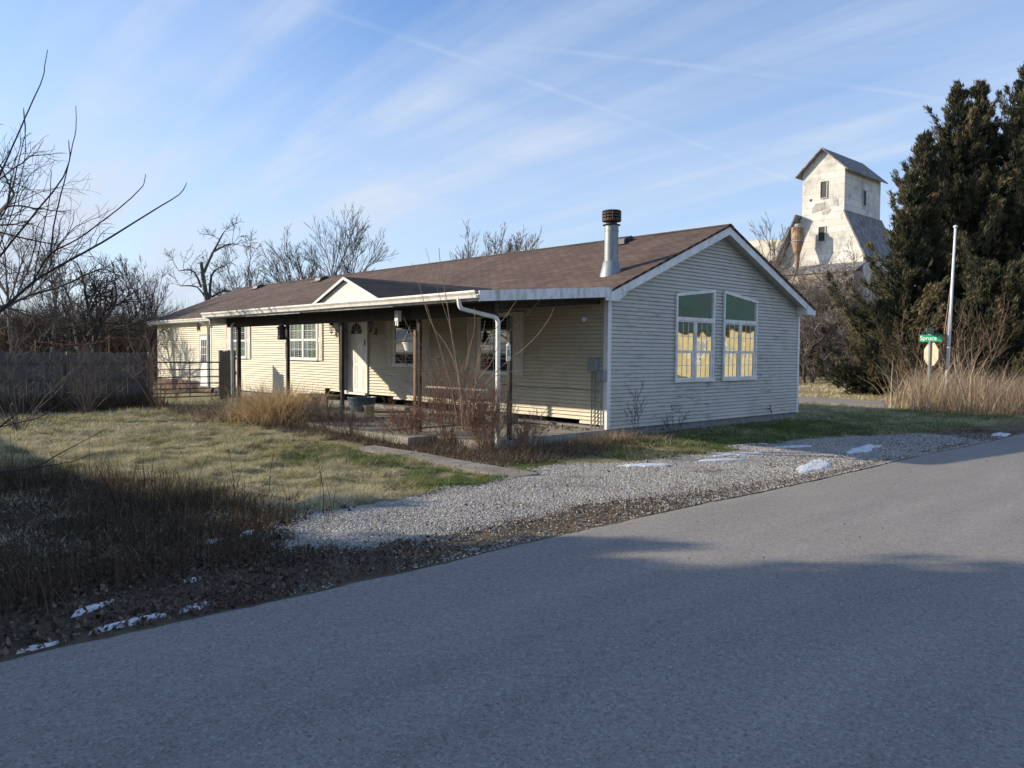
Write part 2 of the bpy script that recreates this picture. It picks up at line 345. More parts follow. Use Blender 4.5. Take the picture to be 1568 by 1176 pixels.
# ---- ground sheet
def axis(lo, hi, st, far):
    a = list(np.arange(lo, hi+1e-6, st)); s = st
    v = hi
    while v < far: s *= 1.22; v += s; a.append(v)
    s = st; v = lo
    while v > -far: s *= 1.22; v -= s; a.insert(0, v)
    return np.array(a)
xs = axis(-13, 17, .11, 900); ys = axis(-5.6, 16, .11, 900)
X, Y = np.meshgrid(xs, ys, indexing='ij'); nx, ny = X.shape
Z = H(X, Y) - .06*sst(-Y, 4.95, 5.3) - .05*sst(X, 13.2, 13.6)*(1-sst(X, 16.6, 17.0))
idx = np.arange(nx*ny).reshape(nx, ny); Fq = np.stack([idx[:-1,:-1], idx[1:,:-1], idx[1:,1:], idx[:-1,1:]], -1).reshape(-1, 4)
def ground_colour(x, y):
    straw = np.array([.38,.335,.20]); green = np.array([.12,.16,.05]); dirt = np.array([.20,.165,.125]); litter = np.array([.085,.06,.042])
    n = fbm(x, y, .9, 4, 21); n2 = fbm(x, y, .23, 3, 33)
    c = straw[None]*np.ones(x.shape+(1,)); k = sst(n, .42, .75)*.35
    gp = np.clip(sst(y, 2.2, .6)*sst(x, -6.4, -5.2)*(x < -3)+.9*sst(y, .3, -.8)*sst(x, -.6, .4)*(x < 9), 0, 1)
    k = np.clip(k+gp*.8*sst(n, .3, .55), 0, 1)[..., None]; c = c*(1-k)+green*k
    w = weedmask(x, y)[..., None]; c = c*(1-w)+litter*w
    v = (sst(y, -3.7, -4.3)*(x < 14))[..., None]*.85; c = c*(1-v)+dirt*v
    u = (sst(x, -4.5, -4.1)*(1-sst(x, -.1, 0))*sst(y, -1.4, -.4)*(1-sst(y, 11, 12)))[..., None]; c = c*(1-u)+dirt*u
    q = (sst(y, -1.0, -.3)*sst(x, -.5, .2)*(1-sst(x, 7.8, 9)))[..., None]*.75; c = c*(1-q)+dirt*q
    far = sst(x, 17, 17.5)[..., None]*(1-sst(n2, .62, .8)[..., None]*.6); c = c*(1-far)+np.array([.33,.27,.12])*far
    return c*(.8+.4*fbm(x, y, 4, 3, 44))[..., None]
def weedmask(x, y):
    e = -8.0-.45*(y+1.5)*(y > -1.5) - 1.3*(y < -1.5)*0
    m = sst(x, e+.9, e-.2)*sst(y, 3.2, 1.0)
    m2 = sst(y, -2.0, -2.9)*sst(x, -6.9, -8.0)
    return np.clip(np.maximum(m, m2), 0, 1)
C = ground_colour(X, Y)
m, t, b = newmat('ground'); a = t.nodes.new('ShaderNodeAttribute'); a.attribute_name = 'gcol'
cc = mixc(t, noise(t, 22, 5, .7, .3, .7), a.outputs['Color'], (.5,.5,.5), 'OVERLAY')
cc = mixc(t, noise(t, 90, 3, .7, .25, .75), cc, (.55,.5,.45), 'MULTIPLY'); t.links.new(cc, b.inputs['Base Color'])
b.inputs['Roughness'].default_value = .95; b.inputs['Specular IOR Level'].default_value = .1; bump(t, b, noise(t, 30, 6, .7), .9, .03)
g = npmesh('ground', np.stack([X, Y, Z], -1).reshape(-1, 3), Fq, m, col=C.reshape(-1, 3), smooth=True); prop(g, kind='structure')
# ---- road
m, t, b = newmat('asphalt')
c0 = mixc(t, noise(t, 1.2, 5, .6, .3, .7, stretch=(.35,1.6,1)), (.345,.315,.278), (.262,.242,.218))
vo = t.nodes.new('ShaderNodeTexVoronoi'); vo.inputs['Scale'].default_value = 95; gg = t.nodes.new('ShaderNodeNewGeometry'); t.links.new(gg.outputs['Position'], vo.inputs['Vector'])
sp = t.nodes.new('ShaderNodeSeparateColor'); t.links.new(vo.outputs['Color'], sp.inputs[0])
r1 = t.nodes.new('ShaderNodeMapRange'); r1.inputs[1].default_value = .80; r1.inputs[2].default_value = 1; r1.inputs[4].default_value = .8; t.links.new(sp.outputs[0], r1.inputs[0])
r2 = t.nodes.new('ShaderNodeMapRange'); r2.inputs[1].default_value = .25; r2.inputs[2].default_value = 0; r2.inputs[4].default_value = .5; t.links.new(sp.outputs[1], r2.inputs[0])
c0 = mixc(t, r1.outputs[0], c0, (.42,.41,.39)); c0 = mixc(t, r2.outputs[0], c0, (.05,.05,.05))
c0 = mixc(t, noise(t, 35, 4, .7, .35, .65), c0, (.72,.72,.72), 'MULTIPLY')
t.links.new(c0, b.inputs['Base Color']); b.inputs['Roughness'].default_value = .85; b.inputs['Specular IOR Level'].default_value = .35
bump(t, b, sp.outputs[2], .55, .004)
rx = axis(-16, 17, .12, 900); ry = np.array([0, .03, .08, 1.5, 3, 6.6, 8.0])
RX = np.repeat(rx[:, None], len(ry), 1); e = roady(rx)+.035*(vnoise(rx*7, rx*0, 3)-.5)
RY = e[:, None]-ry[None]; RZ = -.17+np.array([-.03, .0, .004, .012, .02, .012, -.0])[None]+RX*0
idx = np.arange(RX.size).reshape(RX.shape); Fr = np.stack([idx[:-1,1:], idx[1:,1:], idx[1:,:-1], idx[:-1,:-1]], -1).reshape(-1, 4)
road = npmesh('road', np.stack([RX, RY, RZ], -1).reshape(-1, 3), Fr, m, smooth=True); prop(road, kind='structure')
mb = MB(); ysr = list(np.arange(-4.7, 60, 1.0))
for i in range(len(ysr)-1): mb.add([(13.5+.1*math.sin(ysr[i]),ysr[i],-.165),(16.7,ysr[i],-.165),(16.7,ysr[i+1],-.165),(13.5+.1*math.sin(ysr[i+1]),ysr[i+1],-.165)], [(0,1,2,3)])
prop(mb.build('side_road', m), kind='structure')
# ---- gravel drive (sheet) + stones
def sheet(name, mat, x0, x1, y0, y1, st, keep, lift, colf=None):
    a = np.arange(x0, x1, st); bb = np.arange(y0, y1, st); XX, YY = np.meshgrid(a, bb, indexing='ij'); K = keep(XX, YY)
    I = np.arange(XX.size).reshape(XX.shape); k4 = K[:-1,:-1] & K[1:,:-1] & K[1:,1:] & K[:-1,1:]
    F = np.stack([I[:-1,:-1], I[1:,:-1], I[1:,1:], I[:-1,1:]], -1)[k4]
    u, inv = np.unique(F, return_inverse=True); V = np.stack([XX, YY, H(XX, YY)+lift], -1).reshape(-1, 3)[u]
    return npmesh(name, V, inv.reshape(-1, 4), mat, smooth=True)
m, t, b = newmat('gravel')
vo = t.nodes.new('ShaderNodeTexVoronoi'); vo.inputs['Scale'].default_value = 34; gg = t.nodes.new('ShaderNodeNewGeometry'); t.links.new(gg.outputs['Position'], vo.inputs['Vector'])
sp = t.nodes.new('ShaderNodeSeparateColor'); t.links.new(vo.outputs['Color'], sp.inputs[0])
c0 = mixc(t, sp.outputs[0], (.22,.205,.18), (.44,.42,.385)); c0 = mixc(t, noise(t, 1.5, 5, .65, .52, .72), c0, (.17,.14,.11)); t.links.new(c0, b.inputs['Base Color'])
b.inputs['Roughness'].default_value = .9
iv = t.nodes.new('ShaderNodeMath'); iv.operation = 'SUBTRACT'; iv.inputs[0].default_value = 1; t.links.new(vo.outputs['Distance'], iv.inputs[1]); bump(t, b, iv.outputs[0], .9, .02)
gd = sheet('gravel_drive', m, -9.2, 7, -4.86, -1.5, .05, lambda x, y: gmask(x, y) > 0, .008); prop(gd, kind='structure')
# walk
mb = MB(); n = 3
for i in range(n):
    y0 = -2.45+i*1.32; y1 = y0+1.30; z = [Hs(-4.45, v) for v in (y0, y1)]; x0, x1 = -4.68+.04*(i%2), -4.22
    mb.add([(x0,y0,z[0]+.02),(x1,y0,z[0]+.03),(x1,y1,z[1]+.03),(x0,y1,z[1]+.02),(x0,y0,z[0]-.1),(x1,y0,z[0]-.1),(x1,y1,z[1]-.1),(x0,y1,z[1]-.1)],
           [(0,1,2,3),(0,4,5,1),(1,5,6,2),(2,6,7,3),(3,7,4,0)])
prop(mb.build('concrete_path', simple('path_concrete',(.27,.245,.21),(.17,.155,.13),.9,4,bstr=.4)), kind='structure')
exec_order = None
# ------------------------------------------------------------------ scatter builders
def blades(name, P, h, w, lean, mat, tint, parent=None, seg=1, az=None, droop=0., kind='stuff', origin=(0,0,0)):
    """P (n,3) bases; seg=1 one triangle, seg>=2 bent ribbon of quads with pointed tip"""
    n = len(P); az = RNG.uniform(0, 2*np.pi, n) if az is None else az
    d = np.stack([np.cos(az), np.sin(az), np.zeros(n)], -1); s = np.stack([-np.sin(az+RNG.normal(0,.6,n)), np.cos(az+RNG.normal(0,.6,n)), np.zeros(n)], -1)*w[:, None]/2
    up = np.array([0,0,1.])
    if seg == 1:
        tip = P+d*(h*np.sin(lean))[:, None]+up*(h*np.cos(lean))[:, None]
        V = np.stack([P-s, P+s, tip], 1).reshape(-1, 3); F = np.arange(3*n).reshape(n, 3); T = np.repeat(tint, 3)
        return npmesh(name, V, F, mat, tint=T, parent=parent, origin=origin)
    rows = []; pos = P.copy(); ang = lean.copy()
    for k in range(seg+1):
        ww = 1-(k/seg)**1.5; rows.append(np.stack([pos-s*(ww+.05), pos+s*(ww+.05)], 1))
        pos = pos+(d*np.sin(ang)[:, None]+up*np.cos(ang)[:, None])*(h/seg)[:, None]; ang = ang+droop/seg*(1+.6*RNG.normal(size=n))
    V = np.stack(rows, 1).reshape(-1, 3); b0 = (np.arange(n)*2*(seg+1))[:, None]
    F = np.concatenate([b0+np.array([2*k, 2*k+1, 2*k+3, 2*k+2]) for k in range(seg)], 0); T = np.repeat(tint, 2*(seg+1))
    return npmesh(name, V, F, mat, tint=T, parent=parent, origin=origin)
def quads(P, size, nrm_tilt=.6, curl=.3, asp=.7):
    """leaf cards: bent diamond of 2 triangles each"""
    n = len(P); az = RNG.uniform(0, 2*np.pi, n); ti = RNG.normal(0, nrm_tilt, n); ro = RNG.normal(0, nrm_tilt, n)
    u = np.stack([np.cos(az)*np.cos(ti), np.sin(az)*np.cos(ti), np.sin(ti)], -1); v = np.stack([-np.sin(az)*np.cos(ro), np.cos(az)*np.cos(ro), np.sin(ro)], -1)
    u *= size[:, None]; v *= (size*asp)[:, None]; up = np.array([0,0,1.])*(size*curl*RNG.uniform(.3, 1.3, n))[:, None]
    V = np.stack([P-u/2+up*.5, P-v/2, P+u/2+up, P+v/2], 1).reshape(-1, 3); i = np.arange(n)[:, None]*4
    F = np.concatenate([i+np.array([0,1,3]), i+np.array([1,2,3])], 0); return V, F
def scatter(n, x0, x1, y0, y1): return RNG.uniform(x0, x1, n), RNG.uniform(y0, y1, n)
# stones
x, y = scatter(190000, -10.2, 6.5, -4.95, -1.6); g_ = gmask(x, y); dn = fbm(x, y, 1.4, 4, 61)
ed = (y < roady(x)+.16)*.30*sst(fbm(x, y, 1.2, 3, 19), .42, .6)+.16*(y < -4)*(x > -8)+.5*sst(x, -6, -3)*(y < -4.2)
k = (RNG.uniform(size=len(x)) < ed) & (y > roady(x)-.02) | (g_ > -.18) & (RNG.uniform(size=len(x)) < sst(g_, -.22, .12)*sst(dn, .66, .47)*np.clip(1.15-(x+9)/22, .35, 1)); x, y = x[k], y[k]; n = len(x)
r = RNG.uniform(.0045, .0125, n)*(1+.035*np.clip(x+9,0,15)); Z0 = H(x, y)+.009
oc = np.array([[1,0,0],[-1,0,0],[0,1,0],[0,-1,0],[0,0,1],[0,0,-1]], float)
aa = RNG.uniform(0, 6.28, n); ca, sa = np.cos(aa), np.sin(aa); sc = RNG.uniform(.6, 1.3, (n, 6, 1))
V = oc[None]*sc*r[:, None, None]; V = np.stack([V[...,0]*ca[:,None]-V[...,1]*sa[:,None], V[...,0]*sa[:,None]+V[...,1]*ca[:,None], V[...,2]*.75+V[...,0]*.3], -1)+np.stack([x, y, Z0], -1)[:, None]
of = np.array([[0,2,4],[2,1,4],[1,3,4],[3,0,4],[2,0,5],[1,2,5],[3,1,5],[0,3,5]]); F = (np.arange(n)[:, None, None]*6+of[None]).reshape(-1, 3)
o = npmesh('gravel_stones', V.reshape(-1, 3), F, MT['stone'], tint=np.repeat(np.clip(RNG.normal(.5, .25, n), 0, 1), 6)); prop(o, 'pale crushed limestone chips of the driveway', 'gravel', kind='stuff')
# lawn blades
def lawn(name, n, x0, x1, y0, y1, keepf, hgt, wid, label, gbase=.72, tg=None):
    x, y = scatter(n, x0, x1, y0, y1); k = keepf(x, y); x, y = x[k], y[k]; n = len(x)
    cl = fbm(x, y, 3.6, 3, 71); h = hgt*(.15+2.1*sst(cl,.3,.7))*RNG.uniform(.5, 1.4, n); w = np.full(n, wid)*RNG.uniform(.6, 1.4, n)
    az = 6.28*fbm(x, y, 1.6, 2, 81)*2+RNG.normal(0, 1.5, n); lean = np.clip(RNG.normal(1.12, .28, n), .2, 1.5)
    gr = fbm(x, y, .9, 4, 21); tint = gbase-.24*sst(gr, .42, .72)-.75*(fbm(x, y, 5.0, 3, 77)-.5)+RNG.normal(0, .24, n)
    gp = sst(y, 2.2, .4)*sst(x, -6.6, -5.3); tint = tint-gp*.62*sst(fbm(x, y, 1.7, 3, 13), .3, .5)*(x < -3)
    if tg: tint = tint-tg(x, y)
    tint = np.clip(tint, 0.02, 1)
    o = blades(name, np.stack([x, y, H(x, y)], -1), h, w, lean, MT['straw'], tint, az=az); prop(o, label, 'grass', kind='stuff'); return o
def k1(x, y):
    d = (-x-3.2)*0
    return (gmask(x, y) < -.02) & ~((x > -4.25) & (y < 5) & (y > -1.9)) & ~inpoly(x, y, WALK) & ~inpoly(x, y, HOUSE) & (RNG.uniform(size=len(x)) > weedmask(x, y)*.85) & (y > -3.4)
lawn('front_lawn_grass', 400000, -11.2, -3.3, -3.3, 5.2, k1, .058, .0066, 'matted straw and green winter grass of the front lawn')
lawn('back_lawn_grass', 110000, -12, -1.0, 5, 15.5, k1, .07, .012, 'pale winter grass running back to the wooden fence')
def k2(x, y): return (gmask(x, y) < 0) & ~inpoly(x, y, HOUSE) & (y < -.02) & (y > -4.3) & (RNG.uniform(size=len(x)) > sst(y, -3.1, -4.0)*.8)
lawn('side_yard_grass', 85000, -2.2, 13.2, -4.2, 0, k2, .06, .010, 'short green grass beside the end wall of the house', .45, tg=lambda x, y: .32*sst(fbm(x, y, .6, 3, 91), .4, .6))
lawn('corner_grass', 26000, 7.6, 13.4, -.1, 5.5, lambda x, y: y > -.1, .06, .014, 'dull brown grass beyond the far corner of the house', .6)
lawn('far_field_grass', 110000, 16.8, 46, -2, 24, lambda x, y: (y > .25*(x-16)-2), .07, .028, 'yellow mown field across the side road', .92)
# ------------------------------------------------------------------ THE HOUSE
house = empty('house', (0,0,0), 'long single storey cream sided house with brown shingle roof and open front porch', 'house')
HW, SL, RX_, RZ_, L = 2.5, .415, 3.72, 4.29, 24.8
E_ = .0762
def deckz(y): return .0-.008*y
def courses(mb, T, u0, u1, z0, z1, zlim=None):
    z = z0
    while z < z1-1e-4:
        zt = min(z+E_, z1); a0, a1, b0, b1 = u0, u1, u0, u1
        if zlim: a0, a1 = zlim(z, u0, u1); b0, b1 = zlim(zt, u0, u1)
        if a1-a0 > .02:
            b0 = max(b0, a0); b1 = min(b1, a1)
            if b1 <= b0: b0 = b1 = (a0+a1)/2
            zg = z+(zt-z)*.74; mb.add([T(a0,z,-.010),T(a1,z,-.010),T(a1,z,.024),T(a0,z,.024),T(b1,zg,.008),T(b0,zg,.008),T(b1,zg,-.010),T(b0,zg,-.010),T(b1,zt,-.010),T(b0,zt,-.010)], [(0,1,2,3),(3,2,4,5),(5,4,6,7),(7,6,8,9)])
        z = zt
TF = lambda u, z, d: (-d, u, z)          # front wall (faces the yard)
TG = lambda u, z, d: (u, -d, z)          # end wall (faces the road)
def tb(mb, T, u0, u1, z0, z1, d0, d1, mi=0):
    a, b = T(u0,z0,d0), T(u1,z1,d1); return mb.box(a, b, mi)
mb = MB(); courses(mb, TF, .06, 10.7, .0762, HW+.02, lambda z, a, c: (a, min(c, (z-.06)/.0235))); courses(mb, TF, 10.7, L-.06, .0762, HW+.02); mb.build('wall', MT['siding'], house)['label'] = 'sunlit cream sided front wall behind the porch'
def gl(z, u0, u1):
    if z <= HW+.1: return u0, u1
    return max(u0, RX_-(4.2-z)/SL), min(u1, RX_+(4.2-z)/SL)
mb = MB(); courses(mb, TG, .06, 7.38, 0, 4.2, gl); mb.build('wall', MT['siding_gable'], house)['label'] = 'shaded mildewed end wall under the gable'
mb = MB(); mb.box((7.40,.02,-.02),(7.44,L,2.6)); mb.box((.02,L-.06,-.02),(7.42,L-.02,2.6)); mb.poly([(.02,L-.06,2.6),(7.42,L-.06,2.6),(RX_,L-.06,4.15)],(0,.04,0)); mb.build('wall', MT['siding'], house)['label'] = 'rear and far end walls'
mb = MB(); mb.box((.05,.035,-.35),(7.39,L-.09,.03)); fo = mb.build('foundation', MT['block'], house)
mb = MB()

for (x, y, sx, sy) in ((0,0,1,1),(7.44,0,-1,1),(0,L,1,-1)):
    mb = MB(); mb.box((x-.024*sx,y-.022*sy,-.01),(x+.075*sx,y+.004*sy,HW+.03)); mb.box((x-.024*sx,y+.004*sy,-.01),(x+.004*sx,y+.085*sy,HW+.03)); mb.build('corner_post', MT['pvc'], house)
mb = MB(); tb(mb, TF, 19.05,19.13,.0,HW,.0,.03); mb.build('corner_post', MT['pvc'], house)['label'] = 'vertical trim between the main wall and the wing'
mb = MB(); mb.box((-.034,19.13,-.3),(-.012,L-.02,.26)); mb.build('brick_skirt', simple('old_red_brick',(.19,.115,.09),(.13,.085,.065),.9,6,bstr=.4), house)
# roof
def rz(x): return RZ_-SL*abs(x-RX_)
mb = MB(); t_ = .05
mb.poly([(-.24,-.30,rz(-.24)),(RX_,-.30,RZ_),(RX_,-.30,RZ_-t_),(-.24,-.30,rz(-.24)-t_)],(0,L+.6,0))
mb.poly([(RX_,-.30,RZ_),(7.70,-.30,rz(7.70)),(7.70,-.30,rz(7.70)-t_),(RX_,-.30,RZ_-t_)],(0,L+.6,0)); roof = mb.build('roof', MT['shingle'], house)
mb = MB(); PX = -3.44; pz = 2.425
mb.poly([(PX,-.29,pz),(-.22,-.29,rz(-.22)+.004),(-.22,-.29,rz(-.22)-.05),(PX,-.29,pz-.05)],(0,11.05,0)); mb.build('porch_roof', MT['shingle'], house)
mb = MB()
for y in np.arange(-.3, L+.2, .3):
    mb.poly([(RX_-.14,y,RZ_-.045),(RX_,y,RZ_+.014),(RX_+.14,y,RZ_-.045),(RX_,y,RZ_-.02)],(0,.29,0))
mb.build('ridge_cap', MT['shingle'], roof)
# dormer gable over the porch steps
mb = MB(); mb.poly([(-3.36,2.66,2.42),(-3.36,5.04,2.42),(-3.36,3.85,2.875)],(.05,0,0)); dm = mb.build('dormer', MT['plasterwhite'], house)
XR = RX_-(RZ_-2.91)/SL
def drf(y1):
    zb = 2.44; mbx = MB(); a, b, c, d = (-3.42,3.85,2.915),(XR,3.85,2.915),(-.3,y1,zb+.22),(-3.42,y1,zb)
    mbx.add([a,b,c,d]+[(p[0],p[1],p[2]-.03) for p in (a,b,c,d)],[(0,1,2,3),(4,7,6,5),(0,3,7,4),(3,2,6,7),(1,0,4,5),(2,1,5,6)]); return mbx
for y1 in (2.60, 5.10): drf(y1).build('dormer_roof', MT['shingle_dark'], dm)
mb = MB(); mb.bar((-3.43,2.60,2.405),(-3.43,3.85,2.885),.02,.05); mb.bar((-3.43,5.10,2.405),(-3.43,3.85,2.885),.02,.05); mb.build('trim', MT['white'], dm)
# rake boards, soffits and returns on the road end
mb = MB()
def rake(xa, xb, mb, y0, y1, hh, drop):
    mb.poly([(xa,y0,rz(xa)-drop),(xb,y0,rz(xb)-drop),(xb,y0,rz(xb)-drop-hh),(xa,y0,rz(xa)-drop-hh)],(0,y1-y0,0))
for ya in (-.275, L+.25):
    for xa, xb in ((-.30,RX_-.002),(RX_+.002,7.72)): mb = MB(); rake(xa,xb,mb,ya,ya+.02,.17,.052); mb.build('rake_board', MT['white'], house)
mb = MB(); rake(.0,RX_-.002,mb,-.253,-.001,.012,.135); rake(RX_+.002,7.66,mb,-.253,-.001,.012,.135)
mb.box((7.30,-.253,2.47),(7.66,-.01,2.483)); mb.build('soffit', MT['soffit'], house)
mb = MB(); mb.poly([(7.30,-.272,2.46),(7.74,-.272,2.46),(7.74,-.272,2.56),(7.30,-.272,2.69)],(0,-.02,0)); mb.box((7.28,-.27,2.46),(7.295,-.02,2.66)); mb.build('eave_return', MT['white'], house)
mb = MB(); mb.poly([(-.42,-.28,2.43),(-.05,-.28,2.43),(.16,-.28,2.56),(.30,-.28,2.72),(-.25,-.28,2.66),(-.42,-.28,2.60)],(0,-.012,0)); mb.build('eave_return', MT['white_dirty'], house)
# fascia of the porch end
mb = MB(); mb.poly([(-3.45,-.30,2.43),(-.30,-.30,2.67),(-.30,-.30,2.49),(-3.45,-.30,2.26)],(0,.02,0)); mb.build('fascia', MT['white_dirty'], house)['label'] = 'streaked white fascia on the road end of the porch roof'
mb = MB(); mb.box((-3.44,-.25,2.27),(-3.42,10.76,2.40)); mb.build('fascia', MT['white_dirty'], house)
# gutters (open K profile)
def gutter(x, y0, y1, z, dz=0):
    g = [(x,z-.115),(x-.085,z-.115),(x-.095,z-.07),(x-.125,z-.03),(x-.125,z),(x-.115,z),(x-.115,z-.028),(x-.085,z-.066),(x-.078,z-.105),(x,z-.105)]
    mbx = MB(); ys_ = np.linspace(y0, y1, 9); jig = [0]+[random.uniform(-.006,.006) for _ in range(7)]+[0]
    V = []; n_ = len(g)
    for yy, j, s in zip(ys_, jig, np.linspace(0, dz, 9)): V += [(a, yy, b_+j+s) for a, b_ in g]
    mbx.add(V, [(i*n_+k, i*n_+(k+1)%n_, (i+1)*n_+(k+1)%n_, (i+1)*n_+k) for i in range(8) for k in range(n_)]+[tuple(range(n_)), tuple(range(8*n_, 9*n_))[::-1]]); return mbx
gutter(-3.442,-.31,10.78,2.425,-.01).build('gutter', MT['white'], house)['label'] = 'long white gutter along the porch eave'
mb = MB(); mb.box((-3.452,5.6,2.255),(-3.44,8.3,2.285)); mb.box((-3.452,2.1,2.26),(-3.44,5.5,2.285)); mb.build('drip_edge', MT['white_dirty'], house)
gutter(-.25,10.79,L+.25,2.64,-.02).build('gutter', MT['white_dirty'], house)['label'] = 'dull gutter on the far wing eave'
mb = MB(); mb.box((-.248,10.8,2.50),(-.23,L+.22,2.62)); mb.box((-.24,10.8,2.485),(-.01,L+.2,2.498)); mb.build('fascia', MT['white_dirty'], house)
def downspout(path, lab, w=.085, h=.065):
    mbx = MB(); P_ = [Vector(p) for p in path]; Q = [P_[0]]
    for i in range(1, len(P_)-1):                     # round the elbows
        a, b_, c = P_[i-1], P_[i], P_[i+1]; k = min(.09, (b_-a).length*.4, (c-b_).length*.4)
        p, q = b_+(a-b_).normalized()*k, b_+(c-b_).normalized()*k
        for s in (0,.25,.5,.75,1): Q.append(p*(1-s)**2+b_*2*s*(1-s)+q*s*s)
    Q.append(P_[-1]); n_ = 8; vs = []
    for i, p in enumerate(Q):
        d = (Q[min(i+1,len(Q)-1)]-Q[max(i-1,0)]).normalized(); X_ = Vector((.5,1,0)).normalized(); X_ = (X_-d*X_.dot(d)).normalized(); Y_ = d.cross(X_)
        for (u, v) in ((-1,-.7),(-.7,-1),(.7,-1),(1,-.7),(1,.7),(.7,1),(-.7,1),(-1,.7)): vs.append(p+X_*u*w/2+Y_*v*h/2)
    mbx.add(vs, [(i*n_+j, i*n_+(j+1)%n_, (i+1)*n_+(j+1)%n_, (i+1)*n_+j) for i in range(len(Q)-1) for j in range(n_)])
    o = mbx.build('downspout', MT['white_dirty'] if 'stained' in lab else MT['white'], house, smooth=False); o['label'] = lab; return o
downspout([(-3.50,.16,2.32),(-3.50,.13,2.16),(-2.91,-.13,2.02),(-2.90,-.13,-.03),(-2.98,-.16,-.12)], 'white downspout with a hooked elbow at the near porch corner')
downspout([(-.33,10.95,2.50),(-.6,10.4,2.40),(-2.7,10.2,2.28),(-3.02,10.12,2.12),(-3.02,10.10,-.1)], 'white downspout beside the far porch post')
downspout([(-.32,19.35,2.55),(-.30,19.3,2.46),(-.06,19.28,2.34),(-.06,19.28,.1)], 'stained downspout at the corner of the wing')
# porch: slab, beam, ceiling, posts
mb = MB(); nb = 9
mb.add([(-3.16,-.06,deckz(0)),(-.002,-.06,deckz(0)),(-.002,10.7,deckz(10.7)),(-3.16,10.7,deckz(10.7)),(-3.16,-.06,-.3),(-.002,-.06,-.3),(-.002,10.7,-.3),(-3.16,10.7,-.3)],[(0,1,2,3),(0,4,5,1),(2,6,7,3),(3,7,4,0)])
slab = mb.build('porch_floor', MT['conc'], house)
mb = MB(); x = -3.17
while x < -.1:
    w = .135; mb.add([(x,2.5,deckz(2.5)+.028),(x+w,2.5,deckz(2.5)+.028),(x+w,10.7,deckz(10.7)+.028),(x,10.7,deckz(10.7)+.028),(x,2.5,deckz(2.5)+.003),(x+w,2.5,deckz(2.5)+.003),(x+w,10.7,deckz(10.7)+.003),(x,10.7,deckz(10.7)+.003)],[(0,1,2,3),(0,4,5,1),(1,5,6,2),(2,6,7,3),(3,7,4,0)]); x += w+.012
mb.build('deck_boards', MT['deck'], slab)
mb = MB(); mb.box((-3.75,1.2,-.2),(-3.22,5.6,.0)); mb.build('step', MT['conc'], slab)
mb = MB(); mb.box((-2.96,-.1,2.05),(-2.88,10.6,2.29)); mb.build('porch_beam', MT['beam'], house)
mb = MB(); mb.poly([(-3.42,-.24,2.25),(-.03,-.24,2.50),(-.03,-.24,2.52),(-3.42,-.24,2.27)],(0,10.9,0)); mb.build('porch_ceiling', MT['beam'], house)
mb = MB()
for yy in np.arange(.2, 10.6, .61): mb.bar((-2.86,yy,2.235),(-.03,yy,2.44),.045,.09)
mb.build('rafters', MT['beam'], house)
mb = MB(); mb.poly([(-3.40,10.62,2.27),(-.03,10.62,2.52),(-.03,10.62,2.36),(-3.40,10.62,2.12)],(0,.03,0)); mb.build('end_rafter', MT['white_dirty'], house)
def post(x, y, lab, s=.066, z1=2.07, mat='post', z0=None):
    mbx = MB(); mbx.box((x-s/2,y-s/2,deckz(y)-.02 if z0 is None else z0),(x+s/2,y+s/2,z1)); o = mbx.build('porch_post', MT[mat], house); o['label'] = lab; return o
post(-2.92,9.93,'far porch post beside the downspout',.085); post(-2.92,7.21,'porch post behind the golden grass'); post(-2.92,4.77,'porch post in front of the front door')
post(-2.92,2.02,'dark porch post carrying the short brown board',.06); post(-2.55,-.03,'near corner porch post behind the hooked downspout',.06)
mb = MB(); mb.box((-2.985,2.06,.0),(-2.958,2.13,1.85)); mb.build('board', MT['post_lit'], house)['label'] = 'short reddish brown board nailed to a porch post'
mb = MB(); mb.poly([(-3.02,2.17,2.25),(-3.02,2.17,2.05),(-3.02,2.17,2.05)],(.05,.05,0)) if 0 else mb.box((-3.13,2.42,2.02),(-3.05,2.53,2.22)); mb.box((-3.12,2.43,1.93),(-3.10,2.46,2.02)); mb.box((-3.12,2.49,1.94),(-3.10,2.52,2.02)); mb.build('porch_bracket', MT['white_dirty'], house)
# railing between the last two posts
mb = MB(); mb.box((-3.02,.05,.815),(-2.97,1.68,.845)); rl = mb.build('railing', MT['rail'], house); mb = MB()
mb.box((-3.005,.05,.20),(-2.985,1.68,.22)); mb.box((-3.005,.05,.56),(-2.985,1.68,.575))
for yy in np.arange(.1, 1.66, .115):
    mb.box((-3.0,yy,.2),(-2.99,yy+.012,.815))
    for z in (.32,.48,.66): mb.obox((-2.995,yy+.006,z),(.012,0,0),(0,.012,.012),(0,-.012,.012))
for yy in (.45,1.2):
    pts = [(-2.995,yy+.09*math.cos(a)*(1-.04*i),.39+.10*math.sin(a)*(1-.04*i)) for i, a in enumerate(np.linspace(0, 11, 22))]; mb.tube(pts, .006, 4)
mb.build('baluster', MT['black'], rl)
